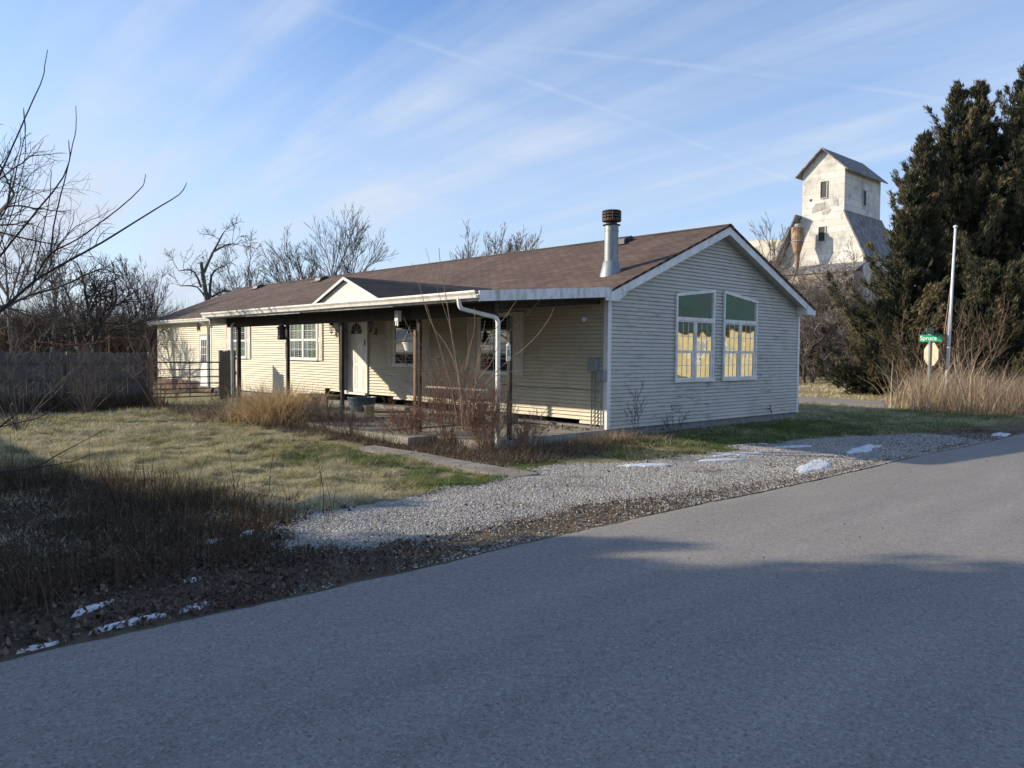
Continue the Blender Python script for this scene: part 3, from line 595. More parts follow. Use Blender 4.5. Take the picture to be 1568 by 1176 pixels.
# windows -------------------------------------------------
def window(T, u0, u1, z0, z1, lab, units=1, mc=2, mr=2, curtain=None, frame='pvc', glass='glass'):
    fr = MB(); f = .055; wd = (u1-u0)/units; zm = (z0+z1)/2
    tb(fr,T,u0-f,u1+f,z1,z1+f,.016,.06); tb(fr,T,u0-f-.02,u1+f+.02,z0-f,z0,.016,.075)
    for i in range(units+1):
        u = u0+wd*i; h = f if i in (0, units) else f*.55
        tb(fr,T,u-(f if i == 0 else h if i < units else .0),u+(0 if i == 0 else h if i < units else f),z0,z1,.016,.06)
    W_ = fr.build('window', MT[frame], house); W_['label'] = lab
    s = MB(); g = MB(); bk = MB(); mu = MB()
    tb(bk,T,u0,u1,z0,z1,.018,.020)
    for i in range(units):
        a, b_ = u0+wd*i+.03*(i > 0), u0+wd*(i+1)-.03*(i < units-1); sf = .03
        for (za, zb, d) in ((z0,zm,.040),(zm,z1,.044)):
            tb(s,T,a,b_,za,za+sf,.022,d+.008); tb(s,T,a,b_,zb-sf,zb,.022,d+.008); tb(s,T,a,a+sf,za+sf,zb-sf,.022,d+.008); tb(s,T,b_-sf,b_,za+sf,zb-sf,.022,d+.008)
            tb(g,T,a+sf,b_-sf,za+sf,zb-sf,.037,.038)
            for k in range(1, mc): u = a+sf+(b_-a-2*sf)*k/mc; tb(mu,T,u-.007,u+.007,za+sf,zb-sf,.039,.043)
            for k in range(1, mr): z = za+sf+(zb-za-2*sf)*k/mr; tb(mu,T,a+sf,b_-sf,z-.0062,z+.0062,.0385,.0425)
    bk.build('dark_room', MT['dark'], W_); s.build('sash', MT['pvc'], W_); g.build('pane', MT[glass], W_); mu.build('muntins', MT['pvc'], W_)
    if curtain:
        for (a, b_, c, d, mname) in curtain:
            cm = MB(); nn = 14; ua, ub = u0+(u1-u0)*a, u0+(u1-u0)*b_; za, zb = z0+(z1-z0)*c, z0+(z1-z0)*d
            vs = []
            for i in range(nn+1):
                u = ua+(ub-ua)*i/nn; dd = .024+.006*(i%2); vs += [T(u,za,dd),T(u,zb,dd)]
            cm.add(vs, [(2*i,2*i+2,2*i+3,2*i+1) for i in range(nn)]); cm.build('notice' if mname == 'red' else 'curtain', MT[mname], W_)
    return W_
def shutter(T, u0, u1, z0, z1):
    m_ = MB(); tb(m_,T,u0,u1,z0,z1,.016,.034); r = .045; zm = (z0+z1)/2
    for a, b_ in ((z0,zm-.02),(zm+.02,z1)):
        tb(m_,T,u0+r*.2,u1-r*.2,a,a+r,.034,.046); tb(m_,T,u0+r*.2,u1-r*.2,b_-r,b_,.034,.046); tb(m_,T,u0,u0+r,a,b_,.034,.048); tb(m_,T,u1-r,u1,a,b_,.034,.048)
        tb(m_,T,u0+r*1.7,u1-r*1.7,a+r*1.7,b_-r*1.7,.034,.042)
    tb(m_,T,u0+.002,u1-.002,zm-.02,zm+.02,.034,.045)
    m_.build('shutter', MT['shutter'], house)
window(TF,11.14,12.80,1.22,2.34,'double porch window with green curtain and a red notice',2,3,2,[(.55,.8,.5,1,'curtain_g'),(.05,.2,.05,.95,'curtain_g'),(.3,.52,0,.55,'curtain_w'),(.75,.98,0,.5,'curtain_w'),(.13,.21,.30,.48,'red')])
shutter(TF,10.80,11.08,1.17,2.39); shutter(TF,12.86,13.16,1.17,2.39)
window(TF,16.05,17.3,1.22,2.34,'window beyond the far porch post with a pale lower curtain',1,3,2,[(0,1,0,.48,'curtain_w')])
shutter(TF,15.68,15.98,1.17,2.39); shutter(TF,17.38,17.66,1.17,2.39)
window(TF,6.10,7.08,1.12,2.30,'dark porch window behind the hanging pot',1,2,2); shutter(TF,7.15,7.52,1.06,2.35); shutter(TF,5.60,6.02,1.06,2.35)
window(TF,2.76,3.72,1.02,2.26,'dark window behind the near porch post',1,2,2); shutter(TF,3.79,4.15,.96,2.32); shutter(TF,2.31,2.69,.96,2.32)
# gable windows
def gwin(u0, u1, zo, zi, left, lab):
    zt = (zo, zi) if left else (zi, zo); f = .055; zb, zm, zr = .90, 2.155, 1.50; mid = (u0+u1)/2
    fr = MB(); sl_ = (zt[1]-zt[0])/(u1-u0)
    tb(fr,TG,u0-.02,u1+.02,zb-.045,zb+.02,.016,.07); tb(fr,TG,u0,u0+f,zb+.02,zt[0]-.01,.016,.06); tb(fr,TG,u1-f,u1,zb+.02,zt[1]-.01,.016,.06)
    fr.poly([TG(u0,zt[0]-.01,.014),TG(u1,zt[1]-.01,.014),TG(u1,zt[1]+f,.014),TG(u0,zt[0]+f,.014)],(0,-.052,0)); tb(fr,TG,u0+f,u1-f,zm,zm+.075,.016,.062)
    W_ = fr.build('window', MT['white'], house); W_['label'] = lab
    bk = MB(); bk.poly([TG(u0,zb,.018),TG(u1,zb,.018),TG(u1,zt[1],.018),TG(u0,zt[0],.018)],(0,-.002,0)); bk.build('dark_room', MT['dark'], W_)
    s = MB(); mu = MB(); tb(s,TG,mid-.03,mid+.03,zb+.02,zm,.020,.056)
    p_ = MB(); p_.poly([TG(u0+f,zm+.075,.028),TG(u1-f,zm+.075,.028),TG(u1-f,zt[1]-.0+sl_*-f,.028),TG(u0+f,zt[0]+sl_*f,.028)],(0,-.002,0)); p_.build('pane', MT['mirrorglass'], W_)
    for a, b_ in ((u0+f,mid-.03),(mid+.03,u1-f)):
        for za, zb_, ins in ((zb+.02,zr,.055),(zr,zm,.0)):
            sf = .028; b2 = b_-ins
            tb(s,TG,a,b_,za,za+sf,.022,.046); tb(s,TG,a,b_,zb_-sf,zb_,.022,.046); tb(s,TG,a,a+sf,za+sf,zb_-sf,.022,.046); tb(s,TG,b2-sf,b_,za+sf,zb_-sf,.022,.046)
            q = MB(); c1_, c2_, c3_, c4_ = a+sf, b2-sf, za+sf, zb_-sf; tb(q,TG,c1_,c2_,c3_,c4_,.030,.032); q.build('pane', MT['mirrorglass'], W_)
            for k in (1,2): u = c1_+(c2_-c1_)*k/3; tb(mu,TG,u-.006,u+.006,c3_,c4_,.033,.037)
            z = (c3_+c4_)/2; tb(mu,TG,c1_,c2_,z-.006,z+.006,.0325,.0365)
    s.build('sash', MT['white'], W_); mu.build('muntins', MT['plasterwhite'], W_)
gwin(2.11,3.54,2.66,2.82,True,'left slant topped window on the end wall'); gwin(3.90,5.33,2.66,2.82,False,'right slant topped window on the end wall')
# doors
mb = MB(); T = TF
tb(mb,T,8.36,8.45,.30,2.46,.016,.06); tb(mb,T,9.42,9.52,.30,2.46,.016,.06); tb(mb,T,8.45,9.42,2.38,2.46,.016,.06); tb(mb,T,8.36,9.52,.27,.33,.016,.13); fd = mb.build('door_frame', MT['doorwhite'], house); fd['label'] = 'white frame of the front door'
mb = MB(); tb(mb,T,8.46,9.41,.34,2.37,.016,.036)
for a, b_ in ((8.55,8.90),(8.97,9.32)):
    for c, d in ((.45,1.05),(1.15,1.80)):
        tb(mb,T,a,b_,c,c+.02,.036,.042); tb(mb,T,a,b_,d-.02,d,.036,.042); tb(mb,T,a,a+.02,c,d,.036,.042); tb(mb,T,b_-.02,b_,c,d,.036,.042); tb(mb,T,a+.06,b_-.06,c+.06,d-.06,.036,.041)
door = mb.build('door', MT['doorwhite'], house); door['label'] = 'white panelled front door with a fan light'
mb = MB(); mb.poly([T(8.935+.28*math.cos(a),1.93+.30*math.sin(a),.037) for a in np.linspace(0, math.pi, 14)],(-.003,0,0)); mb.build('fan_light', MT['dark'], door)
mb = MB()
for a in np.linspace(.5, math.pi-.5, 4): mb.bar(T(8.935,1.94,.043),T(8.935+.27*math.cos(a),1.94+.28*math.sin(a),.043),.01,.006,up=(1,0,0))
mb.tube([T(8.935+.28*math.cos(a),1.93+.30*math.sin(a),.042) for a in np.linspace(0, math.pi, 14)],.009,5)
mb.build('fan_light_bars', MT['plasterwhite'], door)
mb = MB(); mb.lathe((-.085,9.33,1.30),[(.012,-.03),(.028,-.015),(.03,.0),(.028,.015),(.012,.03)],10); mb.obox((-.06,9.33,1.30),(.02,0,0),(0,.012,0),(0,0,.012)); mb.build('handle', MT['chrome'], door)
mb = MB(); tb(mb,T,8.49,8.52,1.60,1.76,.036,.05); mb.build('hinge', MT['black'], door)
# storm door folded open on the hinge side of the frame
mb = MB(); tb(mb,T,9.40,9.425,.36,2.34,.037,.30); mb.build('storm_door', MT['greybox'], house)
mb = MB(); tb(mb,T,19.22,20.12,.06,2.02,.016,.05); fw = mb.build('door_frame', MT['greybox'], house); fw['label'] = 'grey frame of the side door in the wing'
mb = MB(); tb(mb,T,19.28,20.0,.10,1.96,.052,.07); d2 = mb.build('door', MT['doorwhite'], house); d2['label'] = 'white side door with a nine light window'
mb = MB(); tb(mb,T,19.38,19.90,1.0,1.84,.071,.074); mb.build('pane', MT['dark'], d2)
mb = MB()
for k in range(4): u = 19.38+.52*k/3; tb(mb,T,u-.01,u+.01,1.0,1.84,.075,.082); z = 1.0+.84*k/3; tb(mb,T,19.38,19.90,z-.01,z+.01,.0745,.0815)
mb.build('muntins', MT['doorwhite'], d2)
# wall lanterns
def lantern(y, z, lab):
    x = -.17; mb = MB(); mb.lathe((x,y,z),[(.01,-.13),(.03,-.12),(.045,-.10),(.045,-.095),(.01,-.094)],6); mb.lathe((x,y,z),[(.07,.10),(.075,.105),(.05,.15),(.012,.19),(.008,.24)],6)
    for k in range(6): a = k*math.pi/3; mb.bar((x+.043*math.cos(a),y+.043*math.sin(a),z-.1),(x+.068*math.cos(a),y+.068*math.sin(a),z+.1),.008)
    mb.box((-.035,y-.04,z-.22),(-.016,y+.04,z-.02)); mb.tube([(-.03,y,z-.12),(-.10,y,z-.20),(-.17,y,z-.19),(-.17,y,z-.13)],.009,5)
    o = mb.build('wall_lamp', MT['black'], house); o['label'] = lab
    mb = MB(); mb.lathe((x,y,z),[(.038,-.09),(.060,.098)],6); mb.build('lamp_glass', MT['glass'], o)
lantern(10.04,2.08,'black lantern left of the front door'); lantern(8.0,2.10,'black lantern right of the front door')
# security light, meter boxes, pipes, spigot, number plate
mb = MB(); mb.lathe((-.08,.55,2.12),[(.03,-.05),(.045,-.03),(.045,.03),(.02,.05)],8); mb.box((-.05,.53,2.11),(-.01,.57,2.16)); mb.build('security_light', MT['white_dirty'], house)
mb = MB(); mb.box((-.115,.19,1.10),(-.016,.40,1.34)); mb.poly([(-.12,.18,1.34),(-.12,.41,1.34),(-.016,.41,1.36),(-.016,.18,1.36)],(0,0,.012)); b1 = mb.build('meter_box', MT['greybox'], house); b1['label'] = 'upper grey utility box'
mb = MB(); mb.box((-.12,-.0,.92),(-.02,.17,1.11)); b2 = mb.build('meter_box', MT['greybox'], house); b2['label'] = 'lower grey utility box at the corner'
mb = MB()
for (yy, zt) in ((.34,1.10),(.25,1.10),(.10,.92)): mb.tube([(-.055,yy,zt),(-.055,yy+.005,.5),(-.06,yy,-.1)],.016,7)
mb.build('conduit', MT['greybox'], house)
mb = MB(); mb.tube([(-.02,.2,.72),(-.022,1.0,.745),(-.022,2.0,.72),(-.02,3.0,.75)],.006,4); mb.build('cable', MT['black'], house)
mb = MB(); mb.tube([(5.95,-.02,.14),(5.95,-.09,.14),(5.95,-.11,.10),(5.95,-.11,.04)],.016,6); mb.lathe((5.95,-.08,.17),[(.01,0),(.01,.03),(.035,.035),(.035,.045),(.005,.046)],8); mb.build('spigot', MT['black'], house)
mb = MB(); mb.obox((-2.635,-.085,1.44),(.045,0,0),(0,.004,0),(0,0,.125)); mb.lathe((-2.635,-.085,1.565),[(.04,0),(.03,.03),(.012,.045),(.01,.06)],8); plq = mb.build('number_plaque', MT['plasterwhite'], house)
def text(body, size, mat, parent, loc, rotz, name='lettering', ext=.002, sx=1):
    cu = bpy.data.curves.new(name, 'FONT'); cu.body = body; cu.size = size; cu.extrude = ext; cu.align_x = 'CENTER'; cu.align_y = 'CENTER'; cu.offset = size*.012
    tmp = bpy.data.objects.new('tmp', cu); COL.objects.link(tmp); bpy.context.view_layer.update()
    me = bpy.data.meshes.new_from_object(tmp); bpy.data.objects.remove(tmp)
    me.transform(Matrix.Rotation(rotz, 4, 'Z')@Matrix.Rotation(math.radians(90), 4, 'X')@Matrix.Diagonal((sx,1,1,1))); me.materials.clear(); me.materials.append(mat)
    o = bpy.data.objects.new(name, me); COL.objects.link(o); o.parent = parent; o.location = Vector(loc)-wloc(parent); return o
text('5', .13, MT['black'], plq, (-2.635,-.091,1.44), 0)
# chimney flue and roof vents
cx, cy = .80, .62; cz = rz(cx); mb = MB()
mb.lathe((cx,cy,cz-.08),[(.25,-.08),(.16,.30),(.15,.31)],24); mb.lathe((cx,cy,cz),[(.14,.1),(.14,.82),(.146,.825),(.146,.84),(.14,.845),(.14,.95)],24)
ch = mb.build('chimney', MT['galv'], house, smooth=True); ch['label'] = 'galvanised round flue pipe on the roof'
try: ch.data.set_sharp_from_angle(angle=math.radians(35))
except Exception: pass
mb = MB(); mb.lathe((cx,cy,cz),[(.175,.95),(.185,.96),(.11,.97),(.11,1.02),(.19,1.03),(.19,1.05),(.17,1.055)],20); mb.lathe((cx,cy,cz),[(.13,1.05),(.13,1.22)],14)
for k in range(3): mb.lathe((cx,cy,cz),[(.14,1.06+.058*k),(.182,1.055+.058*k),(.182,1.088+.058*k),(.14,1.092+.058*k)],20)
mb.lathe((cx,cy,cz),[(.188,1.225),(.18,1.245),(.05,1.26)],20)
for k in range(8): a = k*math.pi/4; mb.bar((cx+.184*math.cos(a),cy+.184*math.sin(a),cz+1.04),(cx+.184*math.cos(a),cy+.184*math.sin(a),cz+1.23),.012)
mb.build('chimney_cap', MT['rustblk'], ch)
for (x, y) in ((3.30,2.39),(3.32,16.9),(3.32,22.3)):
    z = rz(x); mb = MB(); mb.poly([(x-.2,y-.2,z-.06),(x-.16,y-.2,z+.06),(x+.1,y-.2,z+.15),(x+.2,y-.2,z+.1)],(0,.4,0)); mb.box((x-.3,y-.3,z-.09),(x-.12,y+.3,z-.05)); mb.build('roof_vent', MT['black'], house)

# ------------------------------------------------------------------ things on and by the porch
pot = empty('hanging_pot', (-2.6,2.52,1.45), 'white plastic flower pot hanging from the porch ceiling', 'plant pot')
# image (625,530): on the porch just inside the beam
pc = at(627,531,14.6); pot.location = pc; c = Vector(pc)
mb = MB(); mb.lathe(c,[(.085,-.075),(.125,.06),(.14,.06),(.14,.08),(.115,.08),(.115,.04)],18); mb.build('pot', MT['pvc'], pot, smooth=False)
mb = MB()
for k in range(3): a = k*2.1+.4; mb.tube([c+Vector((.13*math.cos(a),.13*math.sin(a),.07)),c+Vector((0,0,.36))],.004,4)
mb.tube([c+Vector((0,0,.36)),c+Vector((.0,.0,.72))],.003,4); mb.build('hanger', MT['black'], pot)
mb = MB()
def tub(mb, c, r0, r1, h, n=20, th=.012): mb.lathe(c,[(r0,0),(r1,h),(r1+.02,h),(r1+.02,h-.03),(r1+.005,h-.035)],n) if 0 else mb.lathe(c,[(r0,0),(r1,h-.03),(r1+.022,h-.03),(r1+.022,h),(r1-th,h),(r0,h*.5)],n)
yb = 6.85; tub(mb,(-1.15,yb,deckz(yb)+.03),.27,.34,.36); prop(mb.build('storage_tub', MT['blue'], origin=(-1.15,yb,deckz(yb)+.03)), 'round blue grey plastic tub on the porch boards by the front door', 'tub')
mb = MB(); bx, by = -1.35, 8.5; zb = deckz(by)+.03
mb.box((bx-.28,by-.75,zb+.30),(bx+.28,by+.75,zb+.36)); be = empty('porch_bench', (bx,by,zb), 'low dark reddish wooden bench on the porch below the front door', 'bench')
mb.build('seat', MT['brownwood'], be)
for sx in (-1,1):
    for sy in (-1,1): m2 = MB(); m2.box((bx+sx*.22-.03,by+sy*.66-.03,zb),(bx+sx*.22+.03,by+sy*.66+.03,zb+.30)); m2.build('leg', MT['brownwood'], be)
m2 = MB(); m2.box((bx-.26,by-.62,zb+.20),(bx-.24,by+.62,zb+.298)); m2.build('apron', MT['brownwood'], be)
mb = MB(); mb.lathe((-2.0,5.2,deckz(5.2)+.03),[(.11,0),(.13,.02),(.10,.14),(.12,.27),(.10,.27),(.07,.12)],14); prop(mb.build('planter', MT['yellow'], origin=(-2.0,5.2,deckz(5.2)+.03)), 'small faded yellow planter at the edge of the porch boards', 'planter')
mb = MB(); mb.box((-.62,2.15,deckz(2.2)),(-.30,2.85,deckz(2.2)+.16)); mb.poly([(-.63,2.13,deckz(2.2)+.16),(-.29,2.13,deckz(2.2)+.16),(-.46,2.13,deckz(2.2)+.20)],(0,.74,0)); prop(mb.build('planter_box', MT['block'], origin=(-.46,2.5,deckz(2.2))), 'grey rectangular planter box against the front wall', 'planter')
# dark bird feeder on the second far post, star on the wing
mb = MB(); c = Vector((-3.12,7.12,1.84)); mb.lathe(c,[(.07,-.14),(.10,-.13),(.09,0),(.09,.12),(.13,.13),(.02,.22)],10); mb.tube([c+Vector((0,0,.2)),c+Vector((.03,0,.32))],.006,4); prop(mb.build('bird_feeder', MT['black'], origin=c), 'dark bird feeder hanging on a porch post', 'bird feeder')
mb = MB(); c = Vector((-.05,20.25,2.30)); pts = [c+Vector((0,(.2 if k%2 == 0 else .08)*math.sin(k*math.pi/5+.1),(.2 if k%2 == 0 else .08)*math.cos(k*math.pi/5+.1))) for k in range(10)]
mb.add(pts+[c+Vector((-.05,0,0)),c+Vector((.02,0,0))],[(k,(k+1)%10,10) for k in range(10)]+[((k+1)%10,k,11) for k in range(10)]); prop(mb.build('star_ornament', MT['rustblk'], origin=c), 'dark metal star hung high on the wing wall', 'ornament')

# ------------------------------------------------------------------ fences, gate, net
def plankfence(p, q, z0, z1, root, w=.135, mat='fence'):
    p, q = Vector(p), Vector(q); d = (q-p); Ln = d.length; d.normalize(); nrm = Vector((-d.y, d.x, 0)); mbx = MB(); s = 0
    while s < Ln:
        a = p+d*s; b_ = p+d*min(s+w, Ln); zt = z1+random.uniform(-.02,.02); zb = z0+random.uniform(-.01,.02); o_ = nrm*random.uniform(0,.006); c_ = w*.22
        mbx.poly([a+o_+Vector((0,0,zb)),b_+o_+Vector((0,0,zb)),b_+o_+Vector((0,0,zt-c_)),b_-d*c_+o_+Vector((0,0,zt)),a+d*c_+o_+Vector((0,0,zt)),a+o_+Vector((0,0,zt-c_))],nrm*.018); s += w+random.uniform(.002,.007)
    mbx.build('boards', MT[mat], root); m_ = MB()
    for z in (z0+.28,(z0+z1)/2+.05,z1-.25): m_.bar(p-nrm*.025+Vector((0,0,z)),q-nrm*.025+Vector((0,0,z)),.04,.09)
    m_.build('rails', MT[mat], root)
ff = empty('wooden_fence', (-8,14.3,-.17), 'tall grey weathered board fence across the back of the lawn', 'fence')
plankfence((-14.5,14.35,0),(-3.75,14.35,0),-.16,1.36,ff)
for x in (-14.4,-12.0,-9.6,-7.75,-5.85,-3.72):
    m2 = MB(); m2.box((x-.055,14.20,-.2),(x+.055,14.31,1.38)); m2.build('post', MT['fence'], ff)
gt = empty('tube_gate', (-2.4,14.9,-.1), 'dark metal farm gate of seven horizontal tubes', 'gate')
mb = MB()
for i, z in enumerate((1.065,.84,.61,.41,.25,.12,.0)):
    mb.tube([(-3.50,14.9,z),(-1.42,14.9,z)],.017 if i else .022,8)
mb.build('tubes', MT['black'], gt); mb = MB()
for x in (-3.5,-2.35,-1.42): mb.tube([(x,14.9-.02,0),(x,14.9-.02,1.065)],.018,6)
mb.build('uprights', MT['black'], gt)
pf = empty('fence_panel', (-1.0,14.9,-.1), 'short dark board fence panel between the gate and the house', 'fence'); plankfence((-1.40,14.98,0),(-.84,14.98,0),-.1,1.44,pf,.088)
m2 = MB(); m2.box((-1.42,14.86,-.15),(-1.32,14.95,1.44)); m2.build('post', MT['fence'], pf)
nn_ = empty('tape_barrier', at(110,530,24), 'sagging red tape strung between two poles beyond the board fence', 'tape')
a, b_ = at(54,522,24), at(167,521,24); mb = MB(); N_ = 14
pts = [a.lerp(b_, i/N_)-Vector((0,0,.12*4*(i/N_)*(1-i/N_))) for i in range(N_+1)]
for p, q in zip(pts[:-1], pts[1:]): mb.bar(p, q, .012, .026)
mb.build('tape', simple('faded_red_tape',(.30,.05,.045),(.22,.04,.035)), nn_)
for p in (a, b_): m2 = MB(); m2.tube([Vector((p.x,p.y,-.2)), p+Vector((0,0,.04))], .013, 6); m2.build('pole', MT['redtwig'], nn_)

# ------------------------------------------------------------------ street sign, flagpole
sx_, sy_ = 14.4, -.70
MT['green'] = simple('green_sign', (.0,.33,.16), (.0,.28,.14), .35, 6); MT['greend'] = simple('faded_green_sign', (.05,.14,.10), (.08,.16,.13), .5, 30); MT['signback'] = simple('bare_aluminium', (.55,.50,.36), (.45,.41,.30), .45, 6)
sg = empty('street_sign', (sx_,sy_,-.17), 'green Spruce St name sign above the pale back of a stop sign on a post', 'road sign')
mb = MB(); mb.poly([(sx_-.03,sy_-.03,-.3),(sx_+.03,sy_-.03,-.3),(sx_+.03,sy_+.03,-.3),(sx_-.03,sy_+.03,-.3)],(0,0,1.46)); mb.build('post', MT['galv'], sg)
an = math.radians(143); nv = Vector((math.cos(an), math.sin(an), 0)); tv = Vector((-nv.y, nv.x, 0)); c = Vector((sx_,sy_,1.50)); R8 = .38
mb = MB(); mb.poly([c-nv*.05+tv*(R8*math.cos(math.pi/8+k*math.pi/4))+Vector((0,0,R8*math.sin(math.pi/8+k*math.pi/4))) for k in range(8)], nv*-.004); mb.build('stop_sign_back', MT['signback'], sg)
mb = MB(); mb.obox(c+Vector((0,0,-.02)), tv*.035, nv*.02, (0,0,.42)); mb.build('sign_channel', MT['greybox'], sg)
mb = MB(); mb.box((sx_-.006,sy_-.34,1.88),(sx_+.006,sy_+.30,2.10)); nb_ = mb.build('name_blade', MT['green'], sg)
text('Spruce', .185, MT['doorwhite'], nb_, (sx_-.008,sy_+.045,1.99), math.radians(-90), sx=.95); text('St', .075, MT['doorwhite'], nb_, (sx_-.008,sy_-.27,2.025), math.radians(-90))
mb = MB(); mb.box((sx_-.30,sy_-.006,2.12),(sx_+.30,sy_+.006,2.30)); mb.build('name_blade', MT['greend'], sg)['label'] = 'upper green name blade seen almost edge on'
mb = MB(); mb.box((sx_-.02,sy_-.05,2.08),(sx_+.02,sy_+.05,2.13)); mb.box((sx_-.02,sy_-.02,1.85),(sx_+.02,sy_+.02,1.89)); mb.build('bracket', MT['galv'], sg)
MT['polewhite'] = simple('pale_pole', (.70,.72,.72), (.55,.57,.57), .4, 5)
fp0 = Vector((14.55,-1.14,-.2)); fp1 = at(1463,350,24)
fp = empty('flagpole', fp0, 'slim pale flagpole without a flag leaning slightly beside the sign', 'flagpole')
mb = MB(); mb.tube([fp0, fp0.lerp(fp1,.5), fp1],[.055,.047,.034],10); mb.build('pole', MT['polewhite'], fp, smooth=True)
mb = MB(); mb.lathe(fp1+Vector((0,0,0)),[(.03,0),(.055,.03),(.065,.06),(.05,.09),(.01,.11)],12); mb.build('finial', MT['polewhite'], fp, smooth=True)
mb = MB(); q0 = fp1-Vector((0,0,.9)); e1 = at(1440,608,23.7); e2 = at(1447,600,23.9); mb.tube([q0, q0.lerp(e1,.5)+Vector((0,.08,-.1)), e1],.012,4); mb.tube([q0-Vector((0,0,.4)), q0.lerp(e2,.6)+Vector((0,.1,-.1)), e2],.010,4); mb.build('rope', MT['palecane'], fp)

# ------------------------------------------------------------------ grain elevator and barn
MT['elev'] = simple('flaking_white_panels', (.72,.70,.62), (.50,.49,.44), .75, .9, lo=.45, hi=.75); 
m, t, b = newmat('elevator_panels'); g = t.nodes.new('ShaderNodeNewGeometry'); sp = t.nodes.new('ShaderNodeSeparateXYZ'); cb = t.nodes.new('ShaderNodeCombineXYZ'); t.links.new(g.outputs['Position'], sp.inputs[0])
ad = t.nodes.new('ShaderNodeMath'); t.links.new(sp.outputs[0], ad.inputs[0]); t.links.new(sp.outputs[1], ad.inputs[1]); t.links.new(ad.outputs[0], cb.inputs[0]); t.links.new(sp.outputs[2], cb.inputs[1])
br = t.nodes.new('ShaderNodeTexBrick'); t.links.new(cb.outputs[0], br.inputs['Vector']); br.inputs['Scale'].default_value = 1; br.inputs['Brick Width'].default_value = 5.5; br.inputs['Row Height'].default_value = .72
br.inputs['Mortar Size'].default_value = .035; br.inputs['Color1'].default_value = col((.66,.66,.63)); br.inputs['Color2'].default_value = col((.56,.55,.50)); br.inputs['Mortar'].default_value = col((.50,.48,.42))
a = mixc(t, noise(t, .8, 6, .7, .48, .72, stretch=(1,1,.6)), br.outputs[0], (.26,.26,.245)); t.links.new(a, b.inputs['Base Color']); b.inputs['Roughness'].default_value = .8; MT['elev'] = m
MT['oldroof'] = simple('grey_wood_roof', (.11,.10,.098), (.26,.26,.265), .9, 1.6, stretch=(2,2,.5)); MT['rust'] = simple('rusty_sheet', (.20,.10,.06), (.36,.26,.18), .8, 1.5); MT['redbarn'] = simple('faded_red_boards', (.20,.085,.06), (.12,.07,.055), .9, 1.2)
X0, Y0, Y1, X1 = 70.0, 27.45, 32.1, 79.0; ga = .2
el = empty('grain_elevator', (X0,29.8,ga), 'old white grain elevator tower with flared lower storey and small gable roof', 'grain elevator')
ym = (Y0+Y1)/2
def wq(pts, th): return MB().poly(pts, th)
tw = MB(); tw.poly([(X0,Y0,10),(X0,Y1,10),(X0,Y1,21.2),(X0,ym,23.35),(X0,Y0,21.2)],(X1-X0,0,0)); tw.build('tower', MT['elev'], el)
mb = MB(); o_ = .55
for s in (-1,1):
    ye = Y0-o_ if s < 0 else Y1+o_; sl_ = (23.35-21.2)/(ym-Y0); ze = 21.2-o_*sl_
    mb.add([(X0-.6,ym,23.45),(X1+.6,ym,23.45),(X1+.6,ye,ze+.1),(X0-.6,ye,ze+.1),(X0-.6,ym,23.3),(X1+.6,ym,23.3),(X1+.6,ye,ze-.05),(X0-.6,ye,ze-.05)],[(0,1,2,3),(4,7,6,5),(0,3,7,4),(3,2,6,7),(2,1,5,6)])
mb.build('tower_roof', MT['oldroof'], el)
lo = MB(); lo.poly([(X0-.05,Y0,16.4),(X0-.05,25.3,11.8),(X0-.05,25.3,ga-1),(X0-.05,34.3,ga-1),(X0-.05,34.3,11.8),(X0-.05,Y1,16.4)],(9.0,0,0)); lo.build('lower_wall', MT['elev'], el)
mb = MB()
for (ya, yb_) in ((Y0,25.3),(Y1,34.3)):
    s = -1 if ya < ym else 1
    ex = 0 if s < 0 else .9
    A, B_ = (ya+s*.02,16.55),(yb_+s*.25,11.45); n_ = Vector((0,(A[1]-B_[1])*s,abs(B_[0]-A[0]))).normalized()*.14
    mb.add([(X0-.35-ex,A[0],A[1]),(X0+9.2,A[0],A[1]),(X0+9.2,B_[0],B_[1]),(X0-.35-ex,B_[0],B_[1])]+[(p[0],p[1]+n_.y,p[2]+n_.z) for p in ((X0-.35-ex,A[0],A[1]),(X0+9.2,A[0],A[1]),(X0+9.2,B_[0],B_[1]),(X0-.35-ex,B_[0],B_[1]))],[(4,5,6,7),(3,2,1,0),(0,4,7,3),(3,7,6,2),(0,1,5,4)])
mb.build('lower_roof', MT['oldroof'], el)
mb = MB(); mb.add([(X0-2.6,24.9,10.1),(X0-.06,24.9,11.1),(X0-.06,36.5,11.1),(X0-2.6,36.5,10.1),(X0-2.6,24.9,9.95),(X0-.06,24.9,10.95),(X0-.06,36.5,10.95),(X0-2.6,36.5,9.95)],[(0,3,2,1),(4,5,6,7),(0,1,5,4),(0,4,7,3)]); mb.build('shed_roof', MT['oldroof'], el)
mb = MB(); mb.box((X0-2.4,25.2,ga-1),(X0-.1,36.2,10.0)); mb.build('shed_wall', simple('stained_lower_wall',(.34,.30,.25),(.16,.13,.11),.9,.5), el)
def ewin(T, u0, u1, z0, z1, lab):
    mb = MB(); f = .07
    for a_ in ((u0-f,u1+f,z1,z1+f),(u0-f,u1+f,z0-f,z0),(u0-f,u0,z0,z1),(u1,u1+f,z0,z1)): tb(mb,T,*a_[:2],*a_[2:],.0,.12)
    o = mb.build('window', MT['elev'], el); o['label'] = lab; mb = MB(); tb(mb,T,u0,u1,z0,z1,.0,.04); mb.build('opening', MT['dark'], o)
TE = lambda u, z, d: (X0-d, u, z); TE2 = lambda u, z, d: (u, Y0-d, z); TE3 = lambda u, z, d: (X0-.05-d, u, z)
ewin(TE,29.35,30.0,18.2,19.9,'upper dark window opening facing the sun'); ewin(TE3,29.4,30.1,13.6,15.1,'lower dark window opening with broken sash')
